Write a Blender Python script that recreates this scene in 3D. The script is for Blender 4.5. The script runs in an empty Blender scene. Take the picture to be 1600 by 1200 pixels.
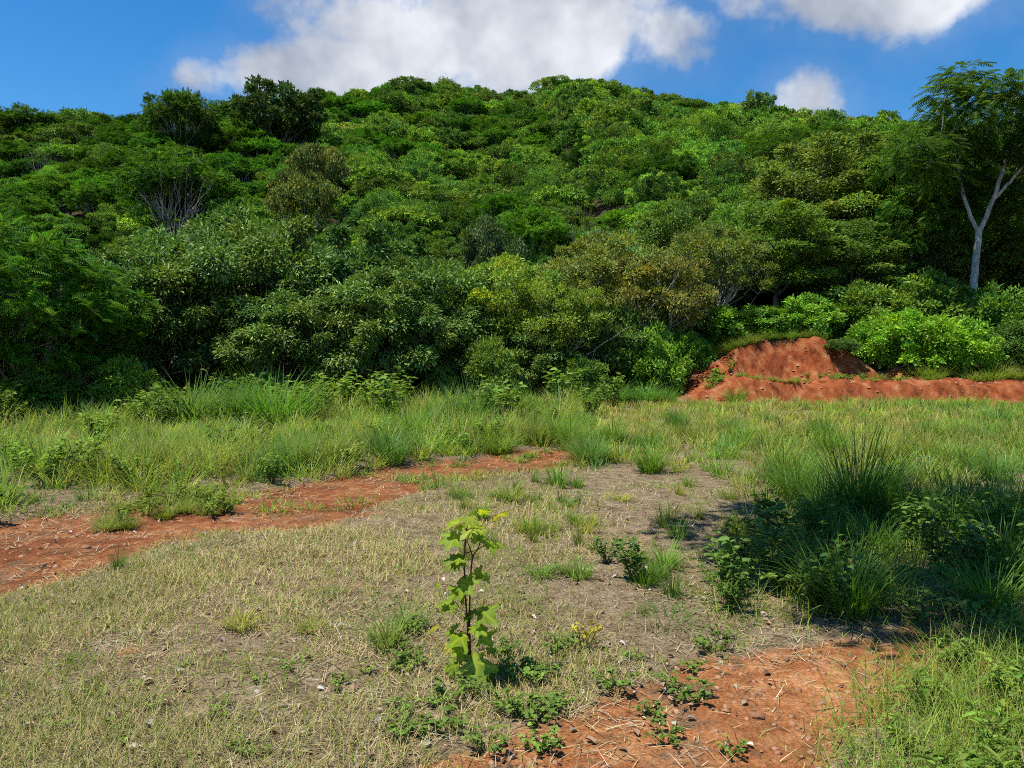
import bpy, math, random
import numpy as np
from math import radians, sin, cos, tan, pi

# ------------------------------------------------------------------ camera
scene = bpy.context.scene
FPX = 1164.0            # focal length in photo pixels (1600 wide)
HOR = 556.0             # photo row of the horizon
EYE = 1.6
cam_d = bpy.data.cameras.new('camera')
cam_d.sensor_width = 36.0
cam_d.lens = 36.0 * FPX / 1600.0
cam_d.clip_start = 0.05
cam_d.clip_end = 6000.0
cam = bpy.data.objects.new('camera', cam_d)
scene.collection.objects.link(cam)
cam.location = (0, 0, EYE)
cam.rotation_euler = (radians(90) - math.atan((600 - HOR) / FPX), 0, 0)
scene.camera = cam

# ------------------------------------------------------------------ light
SUN_EL = 70.0
SUN_DIR_XY = (-0.95, -0.31)      # towards the sun: from the left and a little behind the viewer
sun_az = math.atan2(SUN_DIR_XY[0], SUN_DIR_XY[1])
world = bpy.data.worlds.new('World')
scene.world = world
world.use_nodes = True
nt = world.node_tree
nt.nodes.clear()
NN = nt.nodes.new
LK = nt.links.new
out = NN('ShaderNodeOutputWorld')
sky = NN('ShaderNodeTexSky')
sky.sky_type = 'NISHITA'
sky.sun_disc = False
sky.sun_elevation = radians(SUN_EL)
sky.sun_rotation = sun_az
sky.altitude = 300
sky.air_density = 1.0
sky.dust_density = 0.15
sky.ozone_density = 3.0
hs = NN('ShaderNodeHueSaturation')
hs.inputs['Saturation'].default_value = 1.38
hs.inputs['Value'].default_value = 1.0
LK(sky.outputs[0], hs.inputs['Color'])
bg = NN('ShaderNodeBackground')
bg.inputs['Strength'].default_value = 0.105
LK(hs.outputs[0], bg.inputs['Color'])
cbg = NN('ShaderNodeBackground')
cbg.inputs['Strength'].default_value = 1.0


def wmath(op, a, b=None, c=None, clamp=False):
    n = NN('ShaderNodeMath')
    n.operation = op
    n.use_clamp = clamp
    for i, v in enumerate((a, b, c)):
        if v is None:
            continue
        if isinstance(v, (int, float)):
            n.inputs[i].default_value = v
        else:
            LK(v, n.inputs[i])
    return n.outputs[0]


tc = NN('ShaderNodeTexCoord')
sep = NN('ShaderNodeSeparateXYZ')
LK(tc.outputs['Generated'], sep.inputs[0])
dx, dy, dz = sep.outputs
nf = NN('ShaderNodeTexNoise')
nf.inputs['Scale'].default_value = 4.2
nf.inputs['Detail'].default_value = 8
nf.inputs['Roughness'].default_value = 0.62
nf.inputs['Distortion'].default_value = 0.0
LK(tc.outputs['Generated'], nf.inputs['Vector'])
inv = wmath('DIVIDE', 1.0, wmath('MAXIMUM', dy, 0.05))
pl = NN('ShaderNodeVectorMath'); pl.operation = 'SCALE'
LK(tc.outputs['Generated'], pl.inputs[0]); LK(inv, pl.inputs['Scale'])
# banks of cumulus standing over the ridge: azimuth, height, half width, half height, weight
BANKS = [(-0.01, 0.450, 0.25, 0.095, 1.0), (-0.23, 0.378, 0.19, 0.045, 0.88), (0.20, 0.425, 0.10, 0.065, 0.72),
         (0.45, 0.485, 0.20, 0.07, 1.0), (0.39, 0.352, 0.075, 0.055, 0.62), (-0.42, 0.372, 0.085, 0.04, 0.62)]
tot = None
for (a0, e0, wa, we, k) in BANKS:
    ma = NN('ShaderNodeVectorMath'); ma.operation = 'MULTIPLY_ADD'
    LK(pl.outputs[0], ma.inputs[0]); ma.inputs[1].default_value = (1 / wa, 0, 1 / we); ma.inputs[2].default_value = (-a0 / wa, 0, -e0 / we)
    dt = NN('ShaderNodeVectorMath'); dt.operation = 'DOT_PRODUCT'
    LK(ma.outputs[0], dt.inputs[0]); LK(ma.outputs[0], dt.inputs[1])
    m = wmath('MULTIPLY', wmath('EXPONENT', wmath('MULTIPLY', dt.outputs['Value'], -0.8)), k)
    tot = m if tot is None else wmath('MAXIMUM', tot, m)
dens = wmath('ADD', wmath('MULTIPLY', tot, 0.62), wmath('MULTIPLY', wmath('SUBTRACT', nf.outputs[0], 0.5), 1.25))
mr = NN('ShaderNodeMapRange')
mr.interpolation_type = 'SMOOTHSTEP'
mr.inputs['From Min'].default_value = 0.23
mr.inputs['From Max'].default_value = 0.45
LK(dens, mr.inputs['Value'])
# scattered fair-weather cloud over the rest of the sky, above the view
mr2 = NN('ShaderNodeMapRange')
mr2.interpolation_type = 'SMOOTHSTEP'
mr2.inputs['From Min'].default_value = 0.52
mr2.inputs['From Max'].default_value = 0.72
LK(nf.outputs[0], mr2.inputs['Value'])
high = wmath('MULTIPLY', wmath('SUBTRACT', dz, 0.42), 5.0, None, True)
thin = NN('ShaderNodeMapRange'); thin.interpolation_type = 'SMOOTHSTEP'
thin.inputs['From Min'].default_value = 0.0; thin.inputs['From Max'].default_value = 0.42; thin.inputs['To Max'].default_value = 0.16
LK(dens, thin.inputs['Value'])
cover = wmath('MAXIMUM', wmath('MAXIMUM', mr.outputs[0], thin.outputs[0]), wmath('MULTIPLY', mr2.outputs[0], high))
cover = wmath('MULTIPLY', cover, 0.93)
ramp = NN('ShaderNodeValToRGB')
ramp.color_ramp.elements[0].position = 0.38
ramp.color_ramp.elements[0].color = (0.28, 0.305, 0.36, 1)
ramp.color_ramp.elements[1].position = 0.66
ramp.color_ramp.elements[1].color = (0.64, 0.65, 0.67, 1)
nf2 = NN('ShaderNodeTexNoise')
nf2.inputs['Scale'].default_value = 6.5
nf2.inputs['Detail'].default_value = 4
nf2.inputs['Roughness'].default_value = 0.55
LK(tc.outputs['Generated'], nf2.inputs['Vector'])
LK(nf2.outputs[0], ramp.inputs[0])
LK(ramp.outputs[0], cbg.inputs['Color'])
mixw = NN('ShaderNodeMixShader')
LK(cover, mixw.inputs[0])
LK(bg.outputs[0], mixw.inputs[1])
LK(cbg.outputs[0], mixw.inputs[2])
LK(mixw.outputs[0], out.inputs['Surface'])

sun_d = bpy.data.lights.new('sun', 'SUN')
sun_d.energy = 5.0
sun_d.angle = radians(0.53)
sun_d.color = (1.0, 0.95, 0.86)
sun = bpy.data.objects.new('sun', sun_d)
scene.collection.objects.link(sun)
from mathutils import Vector, Matrix
_n = math.hypot(*SUN_DIR_XY)
SUNV = Vector((SUN_DIR_XY[0] / _n * cos(radians(SUN_EL)), SUN_DIR_XY[1] / _n * cos(radians(SUN_EL)), sin(radians(SUN_EL))))
sun.rotation_euler = SUNV.to_track_quat('Z', 'Y').to_euler()
sun.location = (-20, -10, 60)

scene.view_settings.view_transform = 'Standard'
scene.view_settings.look = 'None'
scene.view_settings.gamma = 1.0
scene.view_settings.use_curve_mapping = False
scene.view_settings.exposure = 0.60
scene.cycles.max_bounces = 3
scene.cycles.diffuse_bounces = 2
scene.cycles.glossy_bounces = 1
scene.cycles.transmission_bounces = 2
scene.cycles.transparent_max_bounces = 4
scene.cycles.use_denoising = False
scene.cycles.use_adaptive_sampling = True
scene.cycles.adaptive_threshold = 0.03
scene.cycles.filter_width = 1.0
scene.cycles.sample_clamp_indirect = 4.0
scene.cycles.caustics_reflective = False
scene.cycles.caustics_refractive = False

COL = scene.collection
rng = np.random.default_rng(11)


# ------------------------------------------------------------------ noise and terrain
def _hash(ix, iy, s):
    n = (ix.astype(np.int64) * 374761393 + iy.astype(np.int64) * 668265263 + s * 1442695041) & 0x7fffffff
    n = ((n ^ (n >> 13)) * 1274126177) & 0x7fffffff
    n = n ^ (n >> 16)
    return (n & 0xffff) / 65535.0


def vnoise(x, y, s=0):
    x = np.asarray(x, float); y = np.asarray(y, float)
    ix = np.floor(x); iy = np.floor(y)
    fx = x - ix; fy = y - iy
    fx = fx * fx * (3 - 2 * fx); fy = fy * fy * (3 - 2 * fy)
    ix = ix.astype(np.int64); iy = iy.astype(np.int64)
    a = _hash(ix, iy, s); b = _hash(ix + 1, iy, s); c = _hash(ix, iy + 1, s); d = _hash(ix + 1, iy + 1, s)
    return (a * (1 - fx) + b * fx) * (1 - fy) + (c * (1 - fx) + d * fx) * fy


def fbm(x, y, sc, oct=3, s=0):
    r = 0; a = 1; t = 0
    for i in range(oct):
        r = r + a * vnoise(np.asarray(x) / sc * 2 ** i, np.asarray(y) / sc * 2 ** i, s + i * 17)
        t += a; a *= 0.5
    return r / t


def sst(a, b, x):
    t = np.clip((np.asarray(x, float) - a) / (b - a), 0, 1)
    return t * t * (3 - 2 * t)


def gp(px, py):
    """a photo position carried onto level ground"""
    D = EYE * FPX / (py - HOR)
    return (px - 800) / FPX * D, D


def at(px, py, D):
    """a photo position at distance D"""
    return np.array([(px - 800) / FPX * D, D, EYE + (HOR - py) / FPX * D])


CX = [-260, -110, -70, -45, -36, -20, 0, 40, 70, 110, 300]
CD = [108, 108, 108, 112, 132, 168, 190, 190, 178, 165, 160]
CZ = [27, 28, 30.5, 34, 44.5, 57.5, 61.5, 55, 46, 43, 38]


def bank_edges(x):
    """the cut red bank: foot of the berm, top of the berm, foot of the scarp, top of the scarp (depth)"""
    w = (fbm(x, x * 0 + 3.3, 2.3, 3, 5) - 0.5)
    return 22.9 + w * 0.7, 23.75 + w * 0.8, 25.1 + w * 1.2 + 0.03 * (x - 9), 26.4 + w * 0.9


def height(x, y):
    x = np.asarray(x, float); y = np.asarray(y, float)
    near = (fbm(x, y, 2.6, 3, 1) - 0.5) * 0.10 + (fbm(x, y, 0.5, 2, 2) - 0.5) * 0.045
    z = near * sst(60, 30, y) + 0.10 * sst(14, 22, y)
    # foreground ruts
    tm = track_mask(x, y)
    z = z - 0.06 * tm + (fbm(x, y, 0.22, 2, 9) - 0.5) * 0.04 * np.maximum(tm, patch_mask(x, y))
    # left: the ground drops a little behind the field
    z = z - 0.7 * sst(20, 30, y) * sst(2, -6, x)
    # right: berm, bench and scarp
    e0, e1, e2, e3 = bank_edges(x)
    side = sst(4.6, 7.4, x)
    r = (fbm(x * 1.0, y * 0.35, 0.8, 3, 21) - 0.5)
    berm = 0.66 * sst(e0, e1, y + 0.25 * r)
    side2 = sst(4.6, 9.6, x)
    right = np.interp(x, [10.8, 13.0, 30], [1.0, 0.30, 0.2])
    rill = fbm(x * 1.0 + 0.35 * y, y * 0.22, 0.42, 3, 23) - 0.5
    gul = np.abs(fbm(x, y * 0.15, 0.9, 2, 27) - 0.5)
    scarp = 1.42 * sst(e2, e3, y + 0.7 * r + 1.0 * rill + 1.1 * (gul - 0.12)) * right
    berm = berm + 0.26 * rill * sst(22.7, 23.4, y) * sst(25.5, 24.2, y)
    z = z + side * berm + side2 * scarp + side * 0.25 * r * sst(22.6, 23.5, y) * sst(28, 26, y)
    onbank = side * sst(22.7, 23.2, y) * sst(27.2, 26.4, y)
    z = z + onbank * ((fbm(x, y, 0.38, 3, 25) - 0.5) * 0.24 + (np.abs(fbm(x, y, 1.1, 2, 26) - 0.5) - 0.12) * 0.12)
    z = z + side2 * sst(26.5, 38, y) * 2.2 + side2 * (1 - right) * 1.3 * sst(26.0, 30.5, y)
    # the hill
    c = np.interp(x, CX, CD); h = np.interp(x, CX, CZ)
    y0 = 36.0
    s = (y - y0) / (c - y0)
    g = np.where(s < 0.86, np.maximum(s, 0), 0.86 + 0.14 * np.tanh((s - 0.86) / 0.14))
    g = g - 0.35 * np.maximum(s - 1.15, 0)
    z = z + h * np.maximum(g, -0.2) + (fbm(x, y, 26, 3, 31) - 0.5) * 5.5 * sst(45, 85, y)
    return z


def poly_mask(P, x, y, soft):
    """signed soft inside of a polygon"""
    x = np.asarray(x, float); y = np.asarray(y, float)
    inside = np.zeros(x.shape, bool)
    dmin = np.full(x.shape, 1e9)
    n = len(P)
    for i in range(n):
        x1, y1 = P[i]; x2, y2 = P[(i + 1) % n]
        cond = ((y1 > y) != (y2 > y))
        xi = (x2 - x1) * (y - y1) / (y2 - y1 + 1e-12) + x1
        inside ^= cond & (x < xi)
        L2 = (x2 - x1) ** 2 + (y2 - y1) ** 2
        t = np.clip(((x - x1) * (x2 - x1) + (y - y1) * (y2 - y1)) / L2, 0, 1)
        dmin = np.minimum(dmin, np.hypot(x - (x1 + t * (x2 - x1)), y - (y1 + t * (y2 - y1))))
    sd = np.where(inside, dmin, -dmin)
    return sst(-soft, soft, sd)


TRACK = [(-9.0, 2.2)] + [gp(a, b) for a, b in ((-260, 1010), (0, 945), (200, 868), (360, 838), (480, 822), (580, 790), (650, 766), (760, 742), (900, 722), (990, 712),
                                (1000, 700), (900, 696), (780, 702), (640, 716), (560, 740), (400, 753), (300, 766), (210, 788), (90, 798), (0, 804), (-200, 812))]
PATCH = [gp(a, b) for a, b in ((540, 1260), (755, 1165), (880, 1115), (1050, 1062), (1200, 1012), (1400, 984), (1530, 985), (1600, 1000), (1560, 1060), (1420, 1120), (1330, 1190), (1330, 1290))]


def track_mask(x, y):
    return poly_mask(TRACK, x + (fbm(x, y, 1.1, 3, 41) - 0.5) * 1.1, y + (fbm(x, y, 0.8, 3, 42) - 0.5) * 1.3, 0.28)


def patch_mask(x, y):
    return poly_mask(PATCH, x + (fbm(x, y, 0.5, 3, 43) - 0.5) * 0.4, y + (fbm(x, y, 0.5, 3, 44) - 0.5) * 0.35, 0.13)


def far_red_mask(x, y):
    a = np.exp(-(((x - 14.2) / 1.6) ** 2 + ((y - 18.2) / 0.6) ** 2))
    return sst(0.35, 0.75, a + (fbm(x, y, 1.0, 2, 77) - 0.5) * 0.4)


def bank_mask(x, y):
    e0, e1, e2, e3 = bank_edges(x)
    n = (fbm(x, y, 0.9, 3, 51) - 0.5)
    right = np.interp(x, [5, 8, 11.2, 12.3, 14, 40], [26.5, 26.95, 26.7, 26.0, 25.6, 25.4])
    return sst(5.0, 5.6, x + n) * sst(-0.25, 0.1, y - (e0 - 0.1) + n * 0.5) * sst(0.25, -0.2, y - right + n * 0.9)


# ------------------------------------------------------------------ materials
MATS = {}


def mat(name):
    m = bpy.data.materials.new(name)
    m.use_nodes = True
    m.node_tree.nodes.clear()
    MATS[name] = m
    return m, m.node_tree.nodes.new, m.node_tree.links.new


def leaf_mat(name, trans=0.35, rough=0.5, spec=0.3, per_object=True, tint=(1, 1, 1)):
    m, N, L = mat(name)
    o = N('ShaderNodeOutputMaterial')
    at_ = N('ShaderNodeAttribute'); at_.attribute_name = 'Col'
    mul = N('ShaderNodeMix'); mul.data_type = 'RGBA'; mul.blend_type = 'MULTIPLY'
    mul.inputs[0].default_value = 1.0
    L(at_.outputs['Color'], mul.inputs[6])
    if per_object:
        oi = N('ShaderNodeObjectInfo')
        L(oi.outputs['Color'], mul.inputs[7])
    else:
        mul.inputs[7].default_value = (*tint, 1)
    p = N('ShaderNodeBsdfPrincipled')
    p.inputs['Roughness'].default_value = rough
    p.inputs['Specular IOR Level'].default_value = spec
    L(mul.outputs[2], p.inputs['Base Color'])
    t = N('ShaderNodeBsdfTranslucent')
    tm = N('ShaderNodeMix'); tm.data_type = 'RGBA'; tm.blend_type = 'MULTIPLY'
    tm.inputs[0].default_value = 1.0
    L(mul.outputs[2], tm.inputs[6])
    tm.inputs[7].default_value = (1.25, 1.25, 0.55, 1)
    L(tm.outputs[2], t.inputs['Color'])
    mx = N('ShaderNodeMixShader')
    mx.inputs[0].default_value = trans
    L(p.outputs[0], mx.inputs[1]); L(t.outputs[0], mx.inputs[2])
    L(mx.outputs[0], o.inputs['Surface'])
    return m


leaf_mat('leaf_broad', 0.32, 0.5, 0.14)
leaf_mat('leaf_glossy', 0.22, 0.5, 0.2)
leaf_mat('leaf_feather', 0.38, 0.6, 0.08)
leaf_mat('leaf_far', 0.22, 0.6, 0.08)
leaf_mat('blade', 0.38, 0.5, 0.12)
leaf_mat('straw', 0.15, 0.7, 0.15, False)
leaf_mat('blade_field', 0.38, 0.5, 0.10, False)
leaf_mat('litter', 0.08, 0.6, 0.25, False)
leaf_mat('sapling_leaf', 0.50, 0.45, 0.18, False)


def bark_mat(name, c1, c2, scale=9.0):
    m, N, L = mat(name)
    o = N('ShaderNodeOutputMaterial')
    p = N('ShaderNodeBsdfPrincipled')
    p.inputs['Roughness'].default_value = 0.85
    p.inputs['Specular IOR Level'].default_value = 0.15
    t = N('ShaderNodeTexCoord')
    mp = N('ShaderNodeMapping'); mp.inputs['Scale'].default_value = (1.0, 1.0, 0.45)
    L(t.outputs['Object'], mp.inputs[0])
    n = N('ShaderNodeTexNoise')
    n.inputs['Scale'].default_value = scale; n.inputs['Detail'].default_value = 7; n.inputs['Roughness'].default_value = 0.65
    L(mp.outputs[0], n.inputs['Vector'])
    r = N('ShaderNodeValToRGB')
    r.color_ramp.elements[0].position = 0.36; r.color_ramp.elements[0].color = (*c1, 1)
    r.color_ramp.elements[1].position = 0.64; r.color_ramp.elements[1].color = (*c2, 1)
    L(n.outputs[0], r.inputs[0]); L(r.outputs[0], p.inputs['Base Color'])
    b = N('ShaderNodeBump'); b.inputs['Strength'].default_value = 0.6; b.inputs['Distance'].default_value = 0.03
    L(n.outputs[0], b.inputs['Height']); L(b.outputs[0], p.inputs['Normal'])
    L(p.outputs[0], o.inputs['Surface'])
    return m


bark_mat('bark_pale', (0.22, 0.21, 0.19), (0.50, 0.49, 0.46), 7)
bark_mat('bark_grey', (0.10, 0.085, 0.07), (0.25, 0.22, 0.19))
bark_mat('bark_dark', (0.035, 0.028, 0.02), (0.10, 0.08, 0.06))
bark_mat('stem_red', (0.06, 0.022, 0.014), (0.14, 0.055, 0.03), 40)
bark_mat('stem_green', (0.07, 0.09, 0.025), (0.14, 0.15, 0.05), 30)
bark_mat('stone_rust', (0.20, 0.085, 0.04), (0.42, 0.24, 0.14), 22)
bark_mat('stone_grey', (0.13, 0.115, 0.095), (0.34, 0.31, 0.26), 26)


def ground_mat():
    m, N, L = mat('soil')
    o = N('ShaderNodeOutputMaterial')
    p = N('ShaderNodeBsdfPrincipled')
    p.inputs['Roughness'].default_value = 0.95
    p.inputs['Specular IOR Level'].default_value = 0.08
    a = N('ShaderNodeAttribute'); a.attribute_name = 'Col'      # R red earth, G forest floor, B bank
    s = N('ShaderNodeSeparateColor'); L(a.outputs['Color'], s.inputs[0])
    t = N('ShaderNodeTexCoord')

    def noise(sc, det=6, ro=0.6, dist=0.0):
        n = N('ShaderNodeTexNoise')
        n.inputs['Scale'].default_value = sc; n.inputs['Detail'].default_value = det
        n.inputs['Roughness'].default_value = ro; n.inputs['Distortion'].default_value = dist
        L(t.outputs['Object'], n.inputs['Vector'])
        return n.outputs[0]

    def ramp(src, stops):
        r = N('ShaderNodeValToRGB')
        e = r.color_ramp.elements
        while len(e) < len(stops):
            e.new(0.5)
        for i, (pos, c) in enumerate(stops):
            e[i].position = pos; e[i].color = (*c, 1)
        L(src, r.inputs[0])
        return r.outputs[0]

    def mixc(f, c1, c2, blend='MIX'):
        x = N('ShaderNodeMix'); x.data_type = 'RGBA'; x.blend_type = blend
        if isinstance(f, float): x.inputs[0].default_value = f
        else: L(f, x.inputs[0])
        L(c1, x.inputs[6]); L(c2, x.inputs[7])
        return x.outputs[2]

    def mth(op, a1, b1, clamp=False):
        x = N('ShaderNodeMath'); x.operation = op; x.use_clamp = clamp
        for i, v in enumerate((a1, b1)):
            if isinstance(v, (int, float)): x.inputs[i].default_value = v
            else: L(v, x.inputs[i])
        return x.outputs[0]

    n_big = noise(0.9, 6, 0.6, 0.4)
    n_mid = noise(7.0, 7, 0.65)
    n_fine = noise(60.0, 5, 0.7)
    brown = ramp(n_mid, [(0.30, (0.11, 0.078, 0.045)), (0.52, (0.20, 0.150, 0.090)), (0.72, (0.29, 0.235, 0.155))])
    grit = ramp(n_fine, [(0.34, (0.35, 0.32, 0.30)), (0.5, (0.95, 0.95, 0.95)), (0.66, (1.55, 1.5, 1.42))])
    brown = mixc(1.0, brown, grit, 'MULTIPLY')
    red = ramp(n_mid, [(0.28, (0.085, 0.028, 0.011)), (0.48, (0.205, 0.072, 0.026)), (0.74, (0.36, 0.18, 0.08))])
    sandy = ramp(n_mid, [(0.28, (0.17, 0.062, 0.024)), (0.48, (0.31, 0.125, 0.046)), (0.74, (0.47, 0.26, 0.125))])
    red = mixc(a.outputs['Alpha'], red, sandy)
    redb = ramp(n_big, [(0.35, (0.75, 0.68, 0.66)), (0.62, (1.1, 1.12, 1.14))])
    red = mixc(1.0, red, redb, 'MULTIPLY')
    red = mixc(0.7, red, grit, 'MULTIPLY')
    # the cut bank: deeper red, streaked down its face
    mp = N('ShaderNodeMapping'); mp.inputs['Scale'].default_value = (1.6, 0.8, 1.1)
    mp.inputs['Rotation'].default_value = (0, radians(28), 0)
    L(t.outputs['Object'], mp.inputs[0])
    st = N('ShaderNodeTexNoise'); st.inputs['Scale'].default_value = 2.4; st.inputs['Detail'].default_value = 8; st.inputs['Roughness'].default_value = 0.62
    L(mp.outputs[0], st.inputs['Vector'])
    bank = ramp(st.outputs[0], [(0.30, (0.080, 0.022, 0.008)), (0.44, (0.19, 0.047, 0.016)), (0.56, (0.255, 0.078, 0.028)), (0.72, (0.33, 0.18, 0.085))])
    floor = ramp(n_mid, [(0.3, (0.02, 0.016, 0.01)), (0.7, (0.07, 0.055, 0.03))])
    fr = mth('ADD', mth('MULTIPLY', s.outputs[0], 0.82), mth('MULTIPLY', mth('SUBTRACT', n_mid, 0.5), 1.4))
    fr = mth('ADD', fr, mth('MULTIPLY', mth('SUBTRACT', noise(2.2, 5, 0.6, 0.5), 0.55), 1.3))
    fr = mth('MULTIPLY', mth('SUBTRACT', fr, 0.32), 2.8, True)
    c = mixc(fr, brown, red)
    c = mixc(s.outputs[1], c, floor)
    c = mixc(s.outputs[2], c, bank)
    L(c, p.inputs['Base Color'])
    b1 = N('ShaderNodeBump'); b1.inputs['Strength'].default_value = 0.9; b1.inputs['Distance'].default_value = 0.05
    L(n_mid, b1.inputs['Height'])
    b2 = N('ShaderNodeBump'); b2.inputs['Strength'].default_value = 0.9; b2.inputs['Distance'].default_value = 0.012
    L(n_fine, b2.inputs['Height']); L(b1.outputs[0], b2.inputs['Normal'])
    L(b2.outputs[0], p.inputs['Normal'])
    L(p.outputs[0], o.inputs['Surface'])
    return m


ground_mat()


# ------------------------------------------------------------------ mesh helpers
def mesh(name, chunks, material, smooth=False):
    """chunks: list of (verts (n,3), faces (m,k), colour (n,3) or None)"""
    Vs, Cs, loops, starts, tot = [], [], [], [], []
    off = 0; lo = 0
    for ch in chunks:
        v, f, c = ch
        v = np.asarray(v, np.float32); f = np.asarray(f, np.int64)
        if len(v) == 0 or len(f) == 0:
            continue
        Vs.append(v)
        c = np.ones((len(v), 3), np.float32) if c is None else np.asarray(c, np.float32)
        Cs.append(c if c.shape[1] == 4 else np.concatenate([c, np.ones((len(c), 1), np.float32)], 1))
        k = f.shape[1]
        loops.append((f + off).ravel())
        starts.append(lo + np.arange(len(f)) * k)
        tot.append(np.full(len(f), k))
        lo += f.size; off += len(v)
    V = np.concatenate(Vs); C = np.concatenate(Cs)
    Lp = np.concatenate(loops).astype(np.int32); St = np.concatenate(starts).astype(np.int32); To = np.concatenate(tot).astype(np.int32)
    me = bpy.data.meshes.new(name)
    me.vertices.add(len(V)); me.vertices.foreach_set('co', V.ravel())
    me.loops.add(len(Lp)); me.loops.foreach_set('vertex_index', Lp)
    me.polygons.add(len(St)); me.polygons.foreach_set('loop_start', St); me.polygons.foreach_set('loop_total', To)
    if smooth:
        me.polygons.foreach_set('use_smooth', np.ones(len(St), bool))
    at_ = me.attributes.new('Col', 'FLOAT_COLOR', 'POINT')
    at_.data.foreach_set('color', C.astype(np.float32).ravel())
    me.materials.append(MATS[material])
    me.update(calc_edges=True)
    return me


def obj(name, me, parent=None, loc=None, color=None):
    o = bpy.data.objects.new(name, me)
    COL.objects.link(o)
    if parent is not None: o.parent = parent
    if loc is not None: o.location = loc
    if color is not None: o.color = (*color, 1)
    return o


def tag(o, label=None, cat=None, group=None, kind=None):
    if label: o['label'] = label
    if cat: o['category'] = cat
    if group: o['group'] = group
    if kind: o['kind'] = kind
    return o


def unit(v):
    return v / (np.linalg.norm(v, axis=-1, keepdims=True) + 1e-9)


def stamp(T, TF, P, D, Nn, S, C, curl=None):
    """copies of a flat template (m,3: along, across, up) at P along D with normal Nn and size S"""
    D = unit(D)
    Sd = unit(np.cross(Nn, D))
    Up = np.cross(D, Sd)
    S = np.asarray(S)
    if S.ndim == 1: S = np.stack([S, S, S], 1)
    V = P[:, None, :] + (T[None, :, 0:1] * S[:, None, 0:1]) * D[:, None, :] + (T[None, :, 1:2] * S[:, None, 1:2]) * Sd[:, None, :] + (T[None, :, 2:3] * S[:, None, 2:3]) * Up[:, None, :]
    n, m = len(P), len(T)
    F = (TF[None, :, :] + (np.arange(n) * m)[:, None, None]).reshape(-1, TF.shape[1])
    Cc = np.repeat(C, m, 0) if C.ndim == 2 else C
    return V.reshape(-1, 3), F, Cc


LEAF_T = np.array([[0, 0, 0], [0.45, 0.5, 0.10], [1, 0, -0.06], [0.45, -0.5, 0.10]])
LEAF_F = np.array([[0, 2, 1], [0, 3, 2]])
LEAF6_T = np.array([[0, 0, 0], [0.28, 0.42, 0.10], [0.68, 0.36, 0.06], [1, 0, -0.12], [0.68, -0.36, 0.06], [0.28, -0.42, 0.10], [0.5, 0, -0.02]])
LEAF6_F = np.array([[0, 6, 1], [6, 2, 1], [6, 3, 2], [0, 5, 6], [6, 5, 4], [6, 4, 3]])


def feather(n, droop=0.18, lw=0.07, ll=0.30):
    V, F = [], []
    for i in range(n):
        t = 0.1 + 0.9 * (i + 0.5) / n
        l = ll * (1 - 0.55 * abs(t - 0.45) / 0.55)
        for s in (-1, 1):
            b = len(V)
            z = -droop * t * t
            V += [[t - lw * .5, 0, z], [t + lw * .9, s * l * 0.55, z - .02], [t + lw * .6, s * l, z - .06]]
            F.append([b, b + 1, b + 2] if s > 0 else [b, b + 2, b + 1])
            V += [[t + lw * .5 + .01, 0, z]]
            F.append([b, b + 3, b + 1] if s < 0 else [b, b + 1, b + 3][::1])
    return np.array(V), np.array(F)


FEA_T, FEA_F = feather(9, 0.22, 0.07, 0.30)
FEA5_T, FEA5_F = feather(5, 0.2, 0.12, 0.34)


def tube(pts, rad, sides=6):
    pts = np.asarray(pts, float); rad = np.asarray(rad, float)
    n = len(pts)
    tg = np.gradient(pts, axis=0)
    tg = unit(tg)
    ref = np.where(np.abs(tg[:, 2:3]) > 0.9, np.array([[1., 0, 0]]), np.array([[0., 0, 1.]]))
    a = unit(np.cross(tg, ref)); b = np.cross(tg, a)
    th = np.arange(sides) / sides * 2 * pi
    V = pts[:, None] + rad[:, None, None] * (np.cos(th)[None, :, None] * a[:, None] + np.sin(th)[None, :, None] * b[:, None])
    F = []
    for i in range(n - 1):
        for j in range(sides):
            k = (j + 1) % sides
            F.append([i * sides + j, i * sides + k, (i + 1) * sides + k, (i + 1) * sides + j])
    return V.reshape(-1, 3), np.array(F), None


def bent(a, b, r0, r1, rg, wob=0.10, n=6, sag=0.0):
    a = np.asarray(a, float); b = np.asarray(b, float)
    L = np.linalg.norm(b - a)
    t = np.linspace(0, 1, n)
    P = a + (b - a) * t[:, None]
    w = rg.normal(0, wob * L, 3)
    w2 = rg.normal(0, wob * L * 0.5, 3)
    P = P + np.sin(pi * t)[:, None] * w * 0.6 + np.sin(2 * pi * t)[:, None] * w2 * 0.6
    P[:, 2] += sag * L * np.sin(pi * t)
    return P, r0 + (r1 - r0) * t


def clump_centres(rg, n, lo=-0.35, tries=12):
    pts = []
    for i in range(n):
        best, bd = None, -1
        for _ in range(tries):
            v = rg.normal(0, 1, 3); v /= np.linalg.norm(v)
            if v[2] < lo: v[2] = -v[2]
            v = v * (rg.uniform(0.50, 1.12))
            d = min((np.linalg.norm(v - p) for p in pts), default=9)
            if d > bd: bd, best = d, v
        pts.append(best)
    return np.array(pts)


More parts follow.
